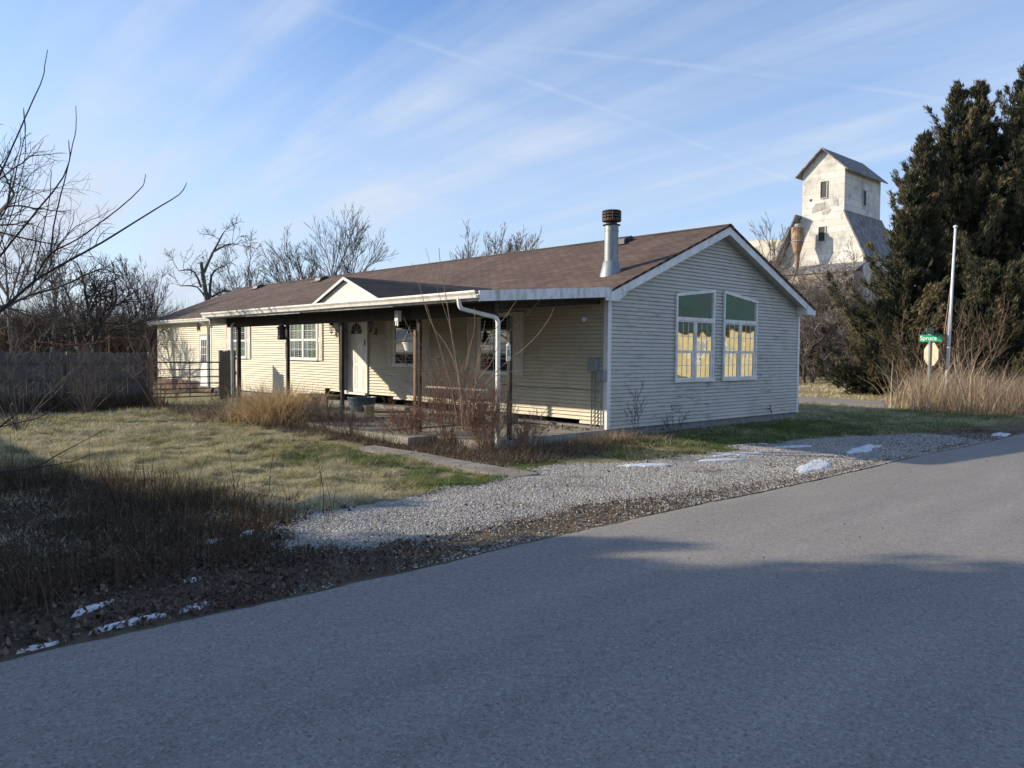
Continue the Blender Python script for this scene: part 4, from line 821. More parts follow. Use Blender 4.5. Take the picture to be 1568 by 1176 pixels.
ewin(TE2,74.4,75.1,17.7,19.3,'narrow window on the shaded side'); mb = MB(); tb(mb,TE,31.0,31.25,18.0,18.25,.0,.03); mb.build('hole', MT['dark'], el)
MT['patch'] = simple('bare_grey_patch', (.30,.29,.27), (.42,.41,.38), .9, 2)
for pts in ([(29.6,17.7),(30.5,17.7),(30.9,17.3),(30.95,16.7),(29.5,17.0)],[(28.8,16.9),(29.7,16.8),(29.9,16.2),(29.6,15.95),(29.2,16.6)],[(30.5,16.2),(30.65,16.2),(30.6,15.2),(30.45,15.4)],[(28.1,17.9),(28.6,17.7),(28.5,17.3),(28.1,17.1)]):
    wq([TE(u,z,.005) for u, z in pts],(-.03,0,0)).build('bare_patch', MT['patch'], el)
mb = MB(); mb.tube([(X0-.9,33.1,15.4),(X0-.9,34.9,11.2)],.12,6); mb.build('brace', MT['oldroof'], el)
cy_ = empty('dust_collector', (X0-1.6,31.6,11), 'rusty cylindrical dust collector with a cone below on the elevator front', 'dust collector')
mb = MB(); mb.lathe((X0-1.9,31.55,0),[(.18,10.6),(.30,12.2),(.66,13.5),(.66,15.0),(.60,15.05)],16); mb.build('cone', MT['rust'], cy_, smooth=False)
mb = MB(); mb.lathe((X0-1.9,31.55,0),[(.35,15.0),(.35,15.35),(.30,15.4)],12); mb.lathe((X0-1.9,31.55,0),[(.69,13.5),(.72,13.55),(.69,13.62)],16); mb.build('collar', MT['patch'], cy_)
bn = empty('barn', (76,42,ga), 'long low barn with curved pale roof and rusty red wall beside the elevator', 'barn')
mb = MB(); mb.box((73,34.5,ga-1),(82,52,12.3)); mb.build('wall', MT['redbarn'], bn)
mb = MB(); prof = [(35+(i/12)*18, 12.0+2.9*math.sin(math.pi*(.30+.62*i/12))) for i in range(13)]; mb.poly([(72.6,34.3,12.3)]+[(72.6,y-.7,z) for y, z in prof]+[(72.6,52.4,12.3)],(10,0,0)); mb.build('roof', simple('pale_roof_sheet',(.62,.60,.52),(.44,.42,.36),.8,.7), bn)
# off to the right of the picture: the yellow house that the end windows mirror
nh = empty('yellow_house', (38,-23,0), 'yellow sided house with dark green hip roof across the road', 'house')
mb = MB(); mb.box((29.8,-27,-.2),(46,-19,3.3)); mb.build('wall', simple('yellow_siding',(.66,.56,.32),(.50,.41,.22),.7,.9,lo=.4,hi=.65), nh)
mb = MB(); mb.add([(29.2,-18.4,3.1),(46.6,-18.4,3.1),(46.6,-27.6,3.1),(29.2,-27.6,3.1),(33.2,-23,6.9),(42.6,-23,6.9)],[(0,1,5,4),(1,2,5),(2,3,4,5),(3,0,4),(3,2,1,0)]); mb.build('roof', simple('green_roof',(.008,.05,.038),(.02,.035,.032),.8,.8), nh)
for x in (31.2,34.0,37.4,41.0):
    mb = MB(); mb.box((x-.1,-18.99,.95),(x+1.15,-18.95,2.45)); o = mb.build('window', MT['pvc'], nh); mb = MB(); mb.box((x,-18.94,1.05),(x+1.05,-18.93,2.35)); mb.build('pane', MT['curtain_w'], o)
# left of the picture: a garage whose eave shades the near lawn
gr_ = empty('garage', (-16,8,0), 'neighbouring garage left of the lawn', 'garage')
mb = MB(); mb.box((-18.1,2.0,-.2),(-13.5,13.9,2.4)); mb.build('wall', MT['siding'], gr_); mb = MB(); mb.poly([(-13.2,1.7,2.35),(-15.8,1.7,3.8),(-18.4,1.7,2.35)],(0,12.3,0)); mb.build('roof', MT['shingle_dark'], gr_)
# ------------------------------------------------------------------ bare trees
def ntubes(name, PT, RD, sides, mat, parent):
    """PT list of (k,3) polylines, all the same k; RD list of (k,)"""
    P = np.array(PT, float); R = np.array(RD, float); n, k, _ = P.shape
    D = np.gradient(P, axis=1); D /= np.linalg.norm(D, axis=2, keepdims=True)+1e-9
    ref = np.where(np.abs(D[:, :1, 2:3]) > .8, np.array([1.,0,0]), np.array([0,0,1.])); ref = np.broadcast_to(ref, P.shape)
    Xv = np.cross(D, ref); Xv /= np.linalg.norm(Xv, axis=2, keepdims=True)+1e-9; Yv = np.cross(D, Xv)
    A = np.arange(sides)*2*np.pi/sides
    V = P[:, :, None]+(Xv[:, :, None]*np.cos(A)[None,None,:,None]+Yv[:, :, None]*np.sin(A)[None,None,:,None])*R[:, :, None, None]
    I = np.arange(n*k*sides).reshape(n, k, sides); J = np.roll(I, -1, axis=2)
    F = np.stack([I[:, :-1], J[:, :-1], J[:, 1:], I[:, 1:]], -1).reshape(-1, 4)
    return npmesh(name, V.reshape(-1, 3), F, mat, parent=parent, smooth=True)
def grow(rng, lists, p, d, L_, r, lev, mx, kids, wob, up, ang, K=6, rt=.45, ratio=(.5,.8), bend=None, rmin=.0):
    pts = [p.copy()]; rr = [r]; dd = d.copy(); seg = L_/(K-1)
    for i in range(1, K):
        dd = dd+rng.normal(0, wob, 3)+np.array([0,0,up]); dd /= np.linalg.norm(dd); p = p+dd*seg; pts.append(p.copy()); rr.append(max(r*(1-(1-rt)*i/(K-1)), rmin))
    if lev == mx: rr[-1] = max(rr[-1]*.4, rmin*.5)
    lists.setdefault(lev, []).append((pts, rr))
    if lev == mx: return
    nk = kids[lev] if isinstance(kids, (list, tuple)) else kids
    for j in range(nk):
        t_ = rng.uniform(.28, 1) if j < nk-1 else 1.0
        if lev == 0: t_ = rng.uniform(.45, 1) if j < nk-1 else 1.0
        f_ = t_*(K-1); i = min(int(f_), K-2); q = pts[i]+(pts[i+1]-pts[i])*(f_-i); dr = pts[i+1]-pts[i]; dr = dr/np.linalg.norm(dr)
        a = rng.uniform(*ang)*(1 if t_ < .99 else .45); ax = rng.normal(size=3); ax -= dr*ax.dot(dr); ax /= np.linalg.norm(ax)+1e-9
        nd = dr*math.cos(a)+ax*math.sin(a); ra = rr[i]*(1-(f_-i))+rr[i+1]*(f_-i)
        grow(rng, lists, q, nd, L_*rng.uniform(*ratio)*(1.15-.35*t_), ra*rng.uniform(.5,.75) if t_ < .99 else ra*.9, lev+1, mx, kids, wob, up, ang, K, rt, ratio, bend, rmin)
def bare_tree(name, base, height, seed, label, cat='tree', group=None, mat='bark', r=None, kids=(5,4,4,4), mx=4, wob=.10, up=.03, ang=(.35,.9), trunk=.35, ratio=(.5,.8), stems=1, spread=.25, rmin=.004, K=6, lean=(0,0)):
    rng = np.random.default_rng(seed); root = empty(name, base, label, cat, group); lists = {}
    r = r or height*.018
    for s in range(stems):
        d = np.array([rng.normal(0, spread)+lean[0], rng.normal(0, spread)+lean[1], 1.]) if stems > 1 else np.array([lean[0], lean[1], 1.]); d /= np.linalg.norm(d)
        p = np.array(base, float)+(rng.normal(0, .12, 3)*np.array([1,1,0]) if stems > 1 else 0)
        grow(rng, lists, p-np.array([0,0,.15]), d, height*trunk*(rng.uniform(.8,1.15) if stems > 1 else 1), r, 0, mx, kids, wob, up, ang, K, .62, ratio, None, rmin)
    ntubes('trunk', [a for a, _ in lists[0]], [b for _, b in lists[0]], 8, MT[mat], root)
    P = []; R = []
    for lv in range(1, mx+1): P += [a for a, _ in lists[lv]]; R += [b for _, b in lists[lv]]
    ntubes('branches', P, R, 3 if mx > 3 else 4, MT[mat], root); return root
def gz(x, y): return Hs(x, y)
bare_tree('bare_tree', (-2.2,25.6,-.2), 8.6, 5, 'dark spreading fruit tree with a low crown just beyond the board fence', mat='bark_dark', r=.17, kids=(7,6,6,5), wob=.14, up=.03, ang=(.45,1.05), trunk=.30, ratio=(.6,.88), rmin=.0065)
for i, (px_, dp, h, lab) in enumerate(((20,34,6.0,'thin bare tree at the left edge beyond the fence'),(75,36,5.6,'slender bare tree beyond the left pole of the red tape'),(128,38,5.2,'slight bare tree left of the dark fruit tree beyond the fence'),(232,36,5.0,'small bare tree against the wing corner of the house'))):
    p = at(px_, 540, dp); bare_tree('bare_tree', (p.x,p.y,-.2), h*1.5, 20+i, lab, group='bare trees beyond the board fence', mat='bark_far', r=.075, kids=(9,6,5,4), wob=.08, up=.05, ang=(.3,.8), trunk=.5, ratio=(.42,.64), rmin=.007)
p = at(-120,540,17); bare_tree('bare_tree', (p.x,p.y,-.2), 8.6, 44, 'tall bare tree with fine drooping twigs cut off by the left edge', mat='bark', r=.10, kids=(7,6,5,5), wob=.15, up=.0, ang=(.45,1.15), trunk=.5, ratio=(.48,.72), rmin=.0036)
def brokentree():
    p = at(316,540,52); rng = np.random.default_rng(5); root = empty('bare_tree', (p.x,p.y,-.2), 'broken topped bare tree with one forked limb behind the far roof', 'tree'); L_ = {}
    sc = 52/FPX; rt = np.array(CR); 
    def W_(x, y, o=0): return np.array(at(x, y, 52+o))
    main = [W_(322,540),W_(318,465),W_(312,430),W_(308,402)]
    def pl(pts, r0, r1):
        pts = np.array(pts); tt = np.linspace(0, len(pts)-1, 6); q = np.stack([np.interp(tt, np.arange(len(pts)), pts[:,k]) for k in range(3)], -1); return q, np.linspace(r0, r1, 6)
    T_ = [pl(main,.20,.11), pl([W_(312,418),W_(323,392),W_(334,372),W_(341,358)],.11,.04), pl([W_(308,440),W_(300,418),W_(288,412),W_(274,415)],.09,.03), pl([W_(321,462),W_(322,425),W_(330,412),W_(345,407)],.11,.04),
          pl([W_(318,462),W_(305,440),W_(290,437),W_(278,438)],.08,.03), pl([W_(324,455),W_(340,445),W_(355,446),W_(365,452)],.08,.03), pl([W_(328,385),W_(340,378),W_(352,373),W_(362,374)],.07,.03)]
    ntubes('trunk', [T_[0][0]], [T_[0][1]], 8, MT['bark'], root)
    P = [a for a, _ in T_[1:]]; R = [b for _, b in T_[1:]]
    for a, b_ in T_[1:]:
        for j in range(6):
            q = a[rng.integers(2,6)]; d = rng.normal(size=3); d[2] = abs(d[2])*.8; d /= np.linalg.norm(d); LL = {}; grow(rng, LL, q, d, 1.1, .022, 0, 2, 3, .16, .02, (.4,1.0), 6, .4, (.5,.8), None, .012)
            for lv in LL: P += [x for x, _ in LL[lv]]; R += [x for _, x in LL[lv]]
    ntubes('branches', P, R, 4, MT['bark'], root)
brokentree()
for i, (px_, dp, h, st, lab, k) in enumerate(((372,56,9.6,2,'pale thin bare tree right of the broken topped one',(8,6,5,3)),(492,60,11.6,6,'wide many stemmed bare tree above the middle of the roof',(8,6,5,3)),(735,50,10.2,5,'bare treetop showing above the ridge behind the porch dormer',(8,6,5,3)),(1182,58,11.2,4,'pale bare tree between the house gable and the elevator',(8,6,5,3)))):
    p = at(px_, 545, dp); bare_tree('bare_tree', (p.x,p.y,-.2), h*(1.12,1.10,1.08,1.15)[i], 60+i, lab, group='bare trees behind the house', mat='bark_far' if i != 1 else 'bark', r=.085, kids=k, wob=.07, up=.045, ang=(.25,.7), trunk=.55, ratio=(.4,.62), stems=st, spread=.20 if i != 1 else .30, rmin=.011)
# brush and small trees before the elevator
for i, (px_, dp, h, lab, m_) in enumerate(((1240,44,5.5,'tangled bare tree close behind the gable eave','bark_far'),(1290,48,6.5,'tangled bare tree below the elevator','bark'),(1268,52,7.5,'pale twiggy tree reaching the elevator shed roof','bark_far'),(1215,55,7.0,'tangled bare tree half hidden by the gable','bark'))):
    p = at(px_, 552, dp); bare_tree('bare_tree', (p.x,p.y,gz(p.x,p.y)-.1), h*1.5, 80+i, lab, group='brush in front of the elevator', mat=m_, r=.10, kids=(7,6,5,4), wob=.17, up=.0, ang=(.45,1.2), trunk=.36, ratio=(.5,.85), stems=4, spread=.35, rmin=.014)
def thicket(name, pts, n, h, label, mat, w=.02, spread=.7, cat='brush', tint=(.4,.25)):
    pts = np.array(pts, float); t_ = RNG.uniform(0, len(pts)-1, n); x = np.interp(t_, np.arange(len(pts)), pts[:,0])+RNG.normal(0, spread, n); y = np.interp(t_, np.arange(len(pts)), pts[:,1])+RNG.normal(0, spread, n)
    o = blades(name, np.stack([x, y, H(x, y)-.05], -1), h*RNG.uniform(.35, 1.1, n), np.full(n, w), np.abs(RNG.normal(.25, .25, n)), MT[mat], np.clip(RNG.normal(tint[0], tint[1], n), 0, 1), seg=4, droop=.7)
    prop(o, label, cat, kind='stuff'); return o
a, b_, c = at(1195,552,60), at(1300,552,58), at(1390,552,62); thicket('thicket', [(p.x,p.y) for p in (a,b_,c)], 9000, 3.2, 'dark bramble thicket along the foot of the elevator', 'weed', .035, 1.6, 'brush', (.45,.25))
pts = [(lambda q: (q.x, q.y))(at(px_,540,dp)) for px_, dp in ((-120,44),(20,46),(120,46),(250,46),(300,60))]
thicket('far_thicket', pts, 34000, 4.6, 'brown far off woodland edge beyond the fence', 'weed', .045, 2.5, 'woods', (.5,.25))
# ------------------------------------------------------------------ cedars
def cedar(base, height, rad, seed, label, n_br=230, group='dark cedars beside the street sign', flat=1.0, zb=.03, dens=1.0, size=.20, lean=(0,0), name='cedar_tree', prof=.8):
    rng = np.random.default_rng(seed); root = empty(name, base, label, 'tree', group); B = np.array(base, float); n_br = int(n_br*(.95 if size < .3 else 1.25))
    TP = [[B+np.array([lean[0]*i/5*height, lean[1]*i/5*height, height*.97*i/5-.2]) for i in range(6)]]
    ntubes('trunk', TP, [np.linspace(height*.022, .015, 6)], 8, MT['bark_dark'], root)
    zf = zb+(1-zb)*rng.uniform(0, 1, n_br)**1.15; az = rng.uniform(0, 2*np.pi, n_br); lump = .50+.95*vnoise(az*1.6+seed, zf*9, seed)**1.2
    RL = rad*np.clip((1-zf)**prof, .03, 1)*np.clip(.55+zf*4, 0, 1)*lump*rng.uniform(.5, 1.32, n_br)
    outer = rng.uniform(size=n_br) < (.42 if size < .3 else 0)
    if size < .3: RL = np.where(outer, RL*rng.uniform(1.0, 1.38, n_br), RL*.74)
    ks = zf > .86; RL[ks] = rad*(1-zf[ks])*rng.uniform(.5, 1.3, ks.sum())+.12
    BP = []; BR = []; cp = []; cd = []; ct = []
    for z, a, l, ou in zip(zf, az, RL, outer):
        d = np.array([math.cos(a), math.sin(a), 0]); sl0 = .25+1.0*z; p0 = B+np.array([lean[0]*z*height, lean[1]*z*height, z*height-.15*l]); tt = np.linspace(0, 1, 6)
        P = p0+d*(l*tt)[:, None]+np.array([0,0,1.])*((l*(sl0*tt*.55-.25*tt*(1-tt)+(.45 if ou else .2)*tt**3))[:, None])+rng.normal(0, .03*l, (6,3))*tt[:, None]; BP.append(P); BR.append(np.linspace(.02+.01*l, .006, 6))
        m_ = int(dens*(8+l*(26 if ou else 46))); t_ = rng.uniform(.22, 1.03, m_)**.8; C_ = np.stack([np.interp(t_, tt, P[:, k]) for k in range(3)], -1)
        wd = (.04+.13*l*(1.06-t_)) if ou else (.07+.26*l*(1.10-t_)); C_ += rng.normal(0, 1, (m_, 3))*np.array([1,1,.30])*wd[:, None]*.8
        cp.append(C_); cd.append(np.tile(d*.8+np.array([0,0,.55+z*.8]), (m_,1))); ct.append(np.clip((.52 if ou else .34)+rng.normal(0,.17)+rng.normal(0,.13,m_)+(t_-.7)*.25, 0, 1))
    ntubes('branches', BP, BR, 4, MT['bark_dark'], root)
    cp = np.concatenate(cp); cd = np.concatenate(cd); ct = np.concatenate(ct); K_ = 9
    P = np.repeat(cp, K_, 0); D = np.repeat(cd, K_, 0)+rng.normal(0, .46, (len(P), 3)); D /= np.linalg.norm(D, axis=1, keepdims=True); P = P+rng.normal(0, .045, P.shape)
    Sx = np.cross(D, rng.normal(size=D.shape)); Sx /= np.linalg.norm(Sx, axis=1, keepdims=True); ln = size*rng.uniform(.5, 1.25, len(P)); w_ = ln*rng.uniform(.11, .22, len(P))
    V = np.stack([P-D*ln[:,None]*.3, P+Sx*w_[:,None]*.5+D*ln[:,None]*.15, P+D*ln[:,None]*.8, P-Sx*w_[:,None]*.5+D*ln[:,None]*.2], 1).reshape(-1, 3)
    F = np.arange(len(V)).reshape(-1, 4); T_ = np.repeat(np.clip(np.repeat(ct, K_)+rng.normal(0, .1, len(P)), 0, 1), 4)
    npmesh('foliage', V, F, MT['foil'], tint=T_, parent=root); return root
cedar((24.6,2.0,-.2), 12.9, 3.3, 1, 'tall dark cedar directly behind the flagpole top, left of its twin', n_br=340, prof=.78)
cedar((26.3,1.8,-.2), 13.4, 3.4, 2, 'tall dark cedar right of its twin behind the flagpole', n_br=320, prof=.78)
cedar((26.9,-.1,-.2), 14.2, 4.2, 3, 'tallest dark cedar at the right edge of the picture', n_br=420, prof=.85)
cedar((22.0,2.35,-.2), 10.4, 2.5, 4, 'middle sized cedar whose pointed top stands left of the twins', n_br=260, prof=.8)
cedar((20.6,2.3,-.2), 8.7, 2.0, 7, 'slimmer leftmost cedar in front of the elevator side wall', n_br=200, prof=.8, zb=.1)
cedar((21.3,3.6,-.2), 3.6, 2.1, 5, 'small low bronze cedar at the edge of the yellow field', n_br=120, prof=.5, zb=.0)
cedar((21.5,-.2,-.2), 5.0, 3.2, 6, 'broad low cedar behind the street sign', n_br=200, prof=.5, zb=.0)
# evergreens left of the picture that shade the road
PE = Vector((-.746,-.666,0)); L0 = Vector((-14.9,4.0,-.17))
for i, (o_, b_, h) in enumerate(((2.4,0,10.5),(4.9,-1.6,11.5),(7.8,.5,12.5),(11.0,-1,12))):
    p = L0+PE*o_+Vector((-.666,.746,0))*b_
    cedar((p.x,p.y,-.2), h, 2.9, 30+i, 'dense evergreen off to the left of the road, number %s from the garage'%('first','second','third','fourth')[i], n_br=240, group='evergreens left of the road', size=.34, dens=1.0, prof=.40, zb=.0)
# ------------------------------------------------------------------ foreground branches at the left edge
def limb(root, name, paths, mat, dep0=5.5):
    P = []; R = []
    for pts, r0, r1, dv in paths:
        w = np.array([np.array(at(x, y, dep0+dv*(i/(len(pts)-1)))) for i, (x, y) in enumerate(pts)]); n = 22; tt = np.linspace(0, len(w)-1, n)
        # smooth catmull-like interpolation
        q = np.stack([np.interp(tt, np.arange(len(w)), w[:,k]) for k in range(3)], -1); q[1:-1] = (q[:-2]+2*q[1:-1]+q[2:])/4; q[1:-1] += RNG.normal(0, .0012, (n-2, 3)); P.append(q); R.append(np.linspace(r0*.62, r1*.8, n))
    return ntubes(name, P, R, 6, MT[mat], root)
sb = at(-160,900,5.2); sap = empty('bare_sapling', (sb.x,sb.y,-.17), 'near bare sapling whose long arching branches reach in from the left edge', 'tree')
limb(sap, 'trunk', [([(-160,1050),(-150,800),(-120,600),(-60,520)],.05,.028,0)], 'bark_dark')
limb(sap, 'branches', [([(-60,520),(0,478),(51,430),(82,412),(158,371),(230,325),(278,297),(286,280)],.022,.003,.5),([(51,430),(77,386),(122,366),(194,310),(220,285),(223,267)],.010,.0025,-.3),
  ([(77,386),(84,335),(102,264),(117,198),(116,162)],.010,.0025,.3),([(-60,470),(0,392),(51,330),(97,274),(108,240),(105,215)],.013,.003,-.4),([(-50,380),(0,269),(36,185),(66,121),(73,76)],.013,.003,.3),
  ([(51,430),(62,372),(77,300),(79,262),(76,258)],.007,.002,.2),([(82,386),(100,366),(112,340),(114,322)],.006,.002,-.2),([(-40,400),(10,320),(28,250),(40,200),(36,166)],.010,.0025,.6),([(100,400),(120,370),(127,345)],.005,.002,.1),([(-60,560),(-20,420),(18,330),(40,240),(36,165)],.010,.0025,.5)], 'bark_dark')
lb = empty('fallen_branch', at(-40,740,6.5), 'dark bare branch leaning low over the shaded lawn at the left', 'branch')
limb(lb, 'branch', [([(-80,735),(0,723),(52,717),(100,690),(165,656)],.016,.003,.5),([(52,717),(110,707),(160,690)],.008,.002,.3),([(-60,690),(0,654),(30,630),(55,628)],.016,.004,.3),([(0,654),(60,640),(120,600),(190,560)],.008,.003,1.2)], 'bark_dark', 6.5)
# ------------------------------------------------------------------ shrubs
def canes(root, name, base, n, h, spread, r, mat, seed, mx=2, kids=4, up=.03, wob=.09):
    rng = np.random.default_rng(seed); LL = {}
    for i in range(n):
        a = rng.uniform(0, 6.28); s = rng.uniform(0, spread); d = np.array([math.cos(a)*s, math.sin(a)*s, 1.]); d /= np.linalg.norm(d)
        grow(rng, LL, np.array(base)+np.array([math.cos(a), math.sin(a), 0])*rng.uniform(0,.12)-np.array([0,0,.03]), d, h*rng.uniform(.5,1.05), r, 0, mx, kids, wob, up, (.3,.9), 6, .4, (.35,.6), None, .0022)
    P = []; R = []
    for lv in LL: P += [x for x, _ in LL[lv]]; R += [x for _, x in LL[lv]]
    return ntubes(name, P, R, 3, MT[mat], root)
ps = empty('bare_shrub', (-3.0,.75,-.1), 'reddish bare shrub with long pale arching canes in front of the porch railing', 'shrub')
canes(ps, 'stems', (-3.25,.75,-.12), 50, 1.25, .6, .005, 'redtwig', 9, kids=5)
def wl(pts, d0, d1): return [np.array(at(x, y, d0+(d1-d0)*i/(len(pts)-1))) for i, (x, y) in enumerate(pts)]
P = []; R = []
for pts, r0 in (([(710,660),(706,630),(705,578),(698,558),(690,502),(683,451),(675,415),(672,380)],.012),([(700,640),(690,590),(680,553),(670,520),(660,489),(652,462)],.008),([(724,650),(728,610),(757,568),(798,538),(823,515),(844,484),(848,471)],.009),
  ([(722,640),(735,600),(757,570),(813,567),(844,566),(869,556),(884,541)],.008),([(722,640),(729,573),(739,527),(767,494),(782,474),(793,456)],.008),([(735,600),(700,563),(660,566),(644,569),(618,558),(595,538),(587,529),(579,519)],.008),
  ([(700,600),(690,580),(673,563),(652,537),(629,508),(620,491),(618,485)],.007),([(712,640),(700,560),(680,520),(662,504),(648,458),(640,430),(630,402)],.009),([(705,640),(700,560),(690,500),(668,440),(652,380)],.007),([(718,650),(720,600),(727,571),(738,520),(743,491)],.007),
  ([(716,650),(715,580),(718,530),(715,497)],.006),([(712,640),(730,580),(752,560),(765,520),(800,490),(830,455)],.006),([(708,640),(712,560),(728,500),(726,470)],.006)):
    w = np.array(wl(pts, 12.25+RNG.uniform(-.2,.2), 12.1+RNG.uniform(-.7,.5))); tt = np.linspace(0, len(w)-1, 14); q = np.stack([np.interp(tt, np.arange(len(w)), w[:,k]) for k in range(3)], -1); q[1:-1] = (q[:-2]+2*q[1:-1]+q[2:])/4; P.append(q); R.append(np.linspace(r0, r0*.35, 14))
ntubes('canes', P, R, 5, MT['palecane'], ps)
for i, (x, y, n, h, lab, m_, sp) in enumerate(((-3.3,-.3,70,.85,'reddish twiggy bush around the foot of the hooked downspout','redtwig',.9),(-3.4,1.7,44,.65,'low brown twiggy bush below the short board','redtwig',1.0),(-2.8,-.75,34,.55,'small dried bush on the road side of the porch slab','redtwig',1.0),
    (-4.55,10.9,16,1.5,'pale bare shrub beside the end of the wooden fence','palecane',.6),(-4.1,11.4,8,.8,'reddish thin shrub in front of the tube gate','redtwig',.5),(-6.2,11.2,26,1.3,'brown fine twigged shrub against the board fence','bark_far',.8),(-3.7,4.0,34,.6,'dead brown brush beside the porch step','bark_far',1.1),(-3.8,2.9,26,.5,'dark dead brush by the concrete walk','bark_far',1.2),(-3.9,8.8,16,.6,'grey dead brush left of the golden grass','bark_far',1.0),
    (.5,-.35,5,.75,'thin dried weed stalk against the end wall near the corner','bark_dark',.5),(1.75,-.3,6,.45,'dark dried weed against the end wall below the windows','bark_dark',1.3))):
    z = gz(x, y); r_ = empty('bare_shrub', (x,y,z), lab, 'shrub'); canes(r_, 'stems', (x,y,z), n, h, sp, .005 if h < 1 else .009, m_, 100+i, kids=5)
for (x, y, n, h, lab) in ((17.2,-.9,9,2.6,'pale bare saplings rising behind the street sign'),(18.3,1.2,10,2.4,'pale arching bare shrub left of the street sign before the cedars')):
    r_ = empty('bare_shrub', (x,y,-.17), lab, 'shrub'); canes(r_, 'stems', (x,y,-.17), n, h, .7, .013, 'palecane', int(x*10), kids=5)
ls = at(110,580,18); r_ = empty('bare_shrub', (-8.2,8.0,-.1), 'dark bare shrub before the fence at the far left', 'shrub'); canes(r_, 'stems', (-8.2,8.0,-.1), 22, 1.7, .9, .008, 'bark_far', 300, kids=5)
# grasses, weeds and leaves
def clump(name, cx, cy, n, rx_, ry_, h, mat, label, w=.006, lean=.35, cat='ornamental grass', zoff=0, tint=(.5,.25)):
    x = cx+RNG.normal(0, rx_, n); y = cy+RNG.normal(0, ry_, n); z = H(x, y)+zoff; r_ = empty(name, (cx,cy,gz(cx,cy)), label, cat)
    az = np.arctan2(y-cy, x-cx)+RNG.normal(0, .9, n); blades('blades', np.stack([x,y,z],-1), h*RNG.uniform(.35,1.1,n), np.full(n,w), np.abs(RNG.normal(lean,.3,n)), MT[mat], np.clip(RNG.normal(*tint,n),0,1), parent=r_, seg=4, az=az, droop=1.3); return r_
clump('golden_grass', -3.7, 6.1, 6500, .30, .42, 1.08, 'goldgrass', 'golden dried grass clump spilling over the porch edge', .011, .55, tint=(.5,.42))
clump('golden_grass', -4.1, 8.3, 1900, .40, .7, .42, 'tangrass', 'paler dried grass clump nearer the far porch post', .011, .9, tint=(.6,.35))
clump('dry_tuft', -.5, -.45, 1500, .35, .12, .38, 'tangrass', 'tan dry grass tuft at the near corner of the house', .005, .7)
clump('dry_tuft', .35, -.75, 900, .4, .15, .26, 'tangrass', 'low tan grass tuft in front of the end wall', .005, .9)
def weeds(name, n, keep, box, h, label, mat='weed', w=.004, tint=(.45,.28), cat='weeds', lean=.3, droop=.5, seg=3):
    x, y = scatter(n, *box); k = keep(x, y); x, y = x[k], y[k]; n = len(x)
    o = blades(name, np.stack([x,y,H(x,y)-.01],-1), h*RNG.uniform(.25,1.15,n)*(.6+.8*fbm(x,y,1.5,3,17)), np.full(n,w)*RNG.uniform(.7,1.4,n), np.abs(RNG.normal(lean,.25,n)), MT[mat], np.clip(RNG.normal(*tint,n),0,1), seg=seg, droop=droop); prop(o, label, cat, kind='stuff')
U = lambda x: RNG.uniform(size=len(x))
weeds('weeds', 60000, lambda x,y: (U(x) < weedmask(x,y)*sst(y,-4.6,-3.9)*sst(fbm(x,y,1.3,3,29),.30,.6)) & (gmask(x,y) < -.05), (-12,-6.9,-4.7,3.2), .27, 'brown dead weed stems standing on the shaded left verge', w=.0045)
weeds('tall_weeds', 900, lambda x,y: U(x) < weedmask(x,y)*sst(y,-3.6,-2.8), (-11.8,-7.4,-4.2,3.2), .75, 'tall thin dead stalks above the left verge weeds', w=.006, lean=.15)
weeds('bed_weeds', 26000, lambda x,y: ~inpoly(x,y,WALK) & ((x > -4.2)|(y > 2)) & ~((x > -3.15)&(y > -.05)) , (-4.6,-1.2,-1.6,10.6), .30, 'reddish dead weeds in the bed along the porch slab', 'leaf', w=.006, lean=.6, tint=(.55,.25))
weeds('verge_grass', 70000, lambda x,y: (gmask(x,y) < .12*RNG.uniform(size=len(x))**3+.03) & (y > roady(x)+.02) & (U(x) < .1+1.2*sst(fbm(x,y,1.2,3,55),.35,.65)), (-9.5,13.3,-4.9,-3.9), .055, 'thin brown grass between the gravel and the road', 'tangrass', w=.006, lean=1.15, tint=(.45,.3))
weeds('fence_weeds', 9000, lambda x,y: x == x, (-11,-3.9,12.2,14.2), .5, 'dead weeds along the foot of the board fence', w=.012, lean=.35)
weeds('reed_grass', 26000, lambda x,y: (y > -3.9+.0*x) & (y < 1.5*fbm(x,y,1.6,3,5)-1.0+.39*(x-13.4)-.5*RNG.uniform(size=len(x))**2) & (y < 1.6) & (x > 10.2+1.6*fbm(x,y,.5,2,8)-.5*y) & (U(x) < sst(fbm(x,y,2.2,3,61),.30,.62)+.12) , (9,20,-4.4,2.2), 1.2, 'tall tan reed grass around the sign and flagpole', 'tangrass', w=.010, tint=(.5,.3), cat='reed grass', lean=.24, droop=.55, seg=4)
weeds('reed_plumes', 700, lambda x,y: (y < .2) & (y > -2.6), (13.2,16.5,-2.8,.3), 1.75, 'pale seed heads above the reed grass by the flagpole', 'tangrass', w=.022, tint=(.8,.15), cat='reed grass', lean=.10, droop=.9, seg=4)
def leaves(name, n, keep, box, s, label, tint=(.45,.25), zo=.006):
    x, y = scatter(n, *box); k = keep(x, y); x, y = x[k], y[k]; n = len(x); V, F = quads(np.stack([x,y,H(x,y)+zo+RNG.uniform(0,.02,n)],-1), RNG.uniform(.5,1.2,n)*s)
    o = npmesh(name, V, F, MT['leaf'], tint=np.repeat(np.clip(RNG.normal(*tint,n),0,1),4)); prop(o, label, 'dead leaves', kind='stuff')
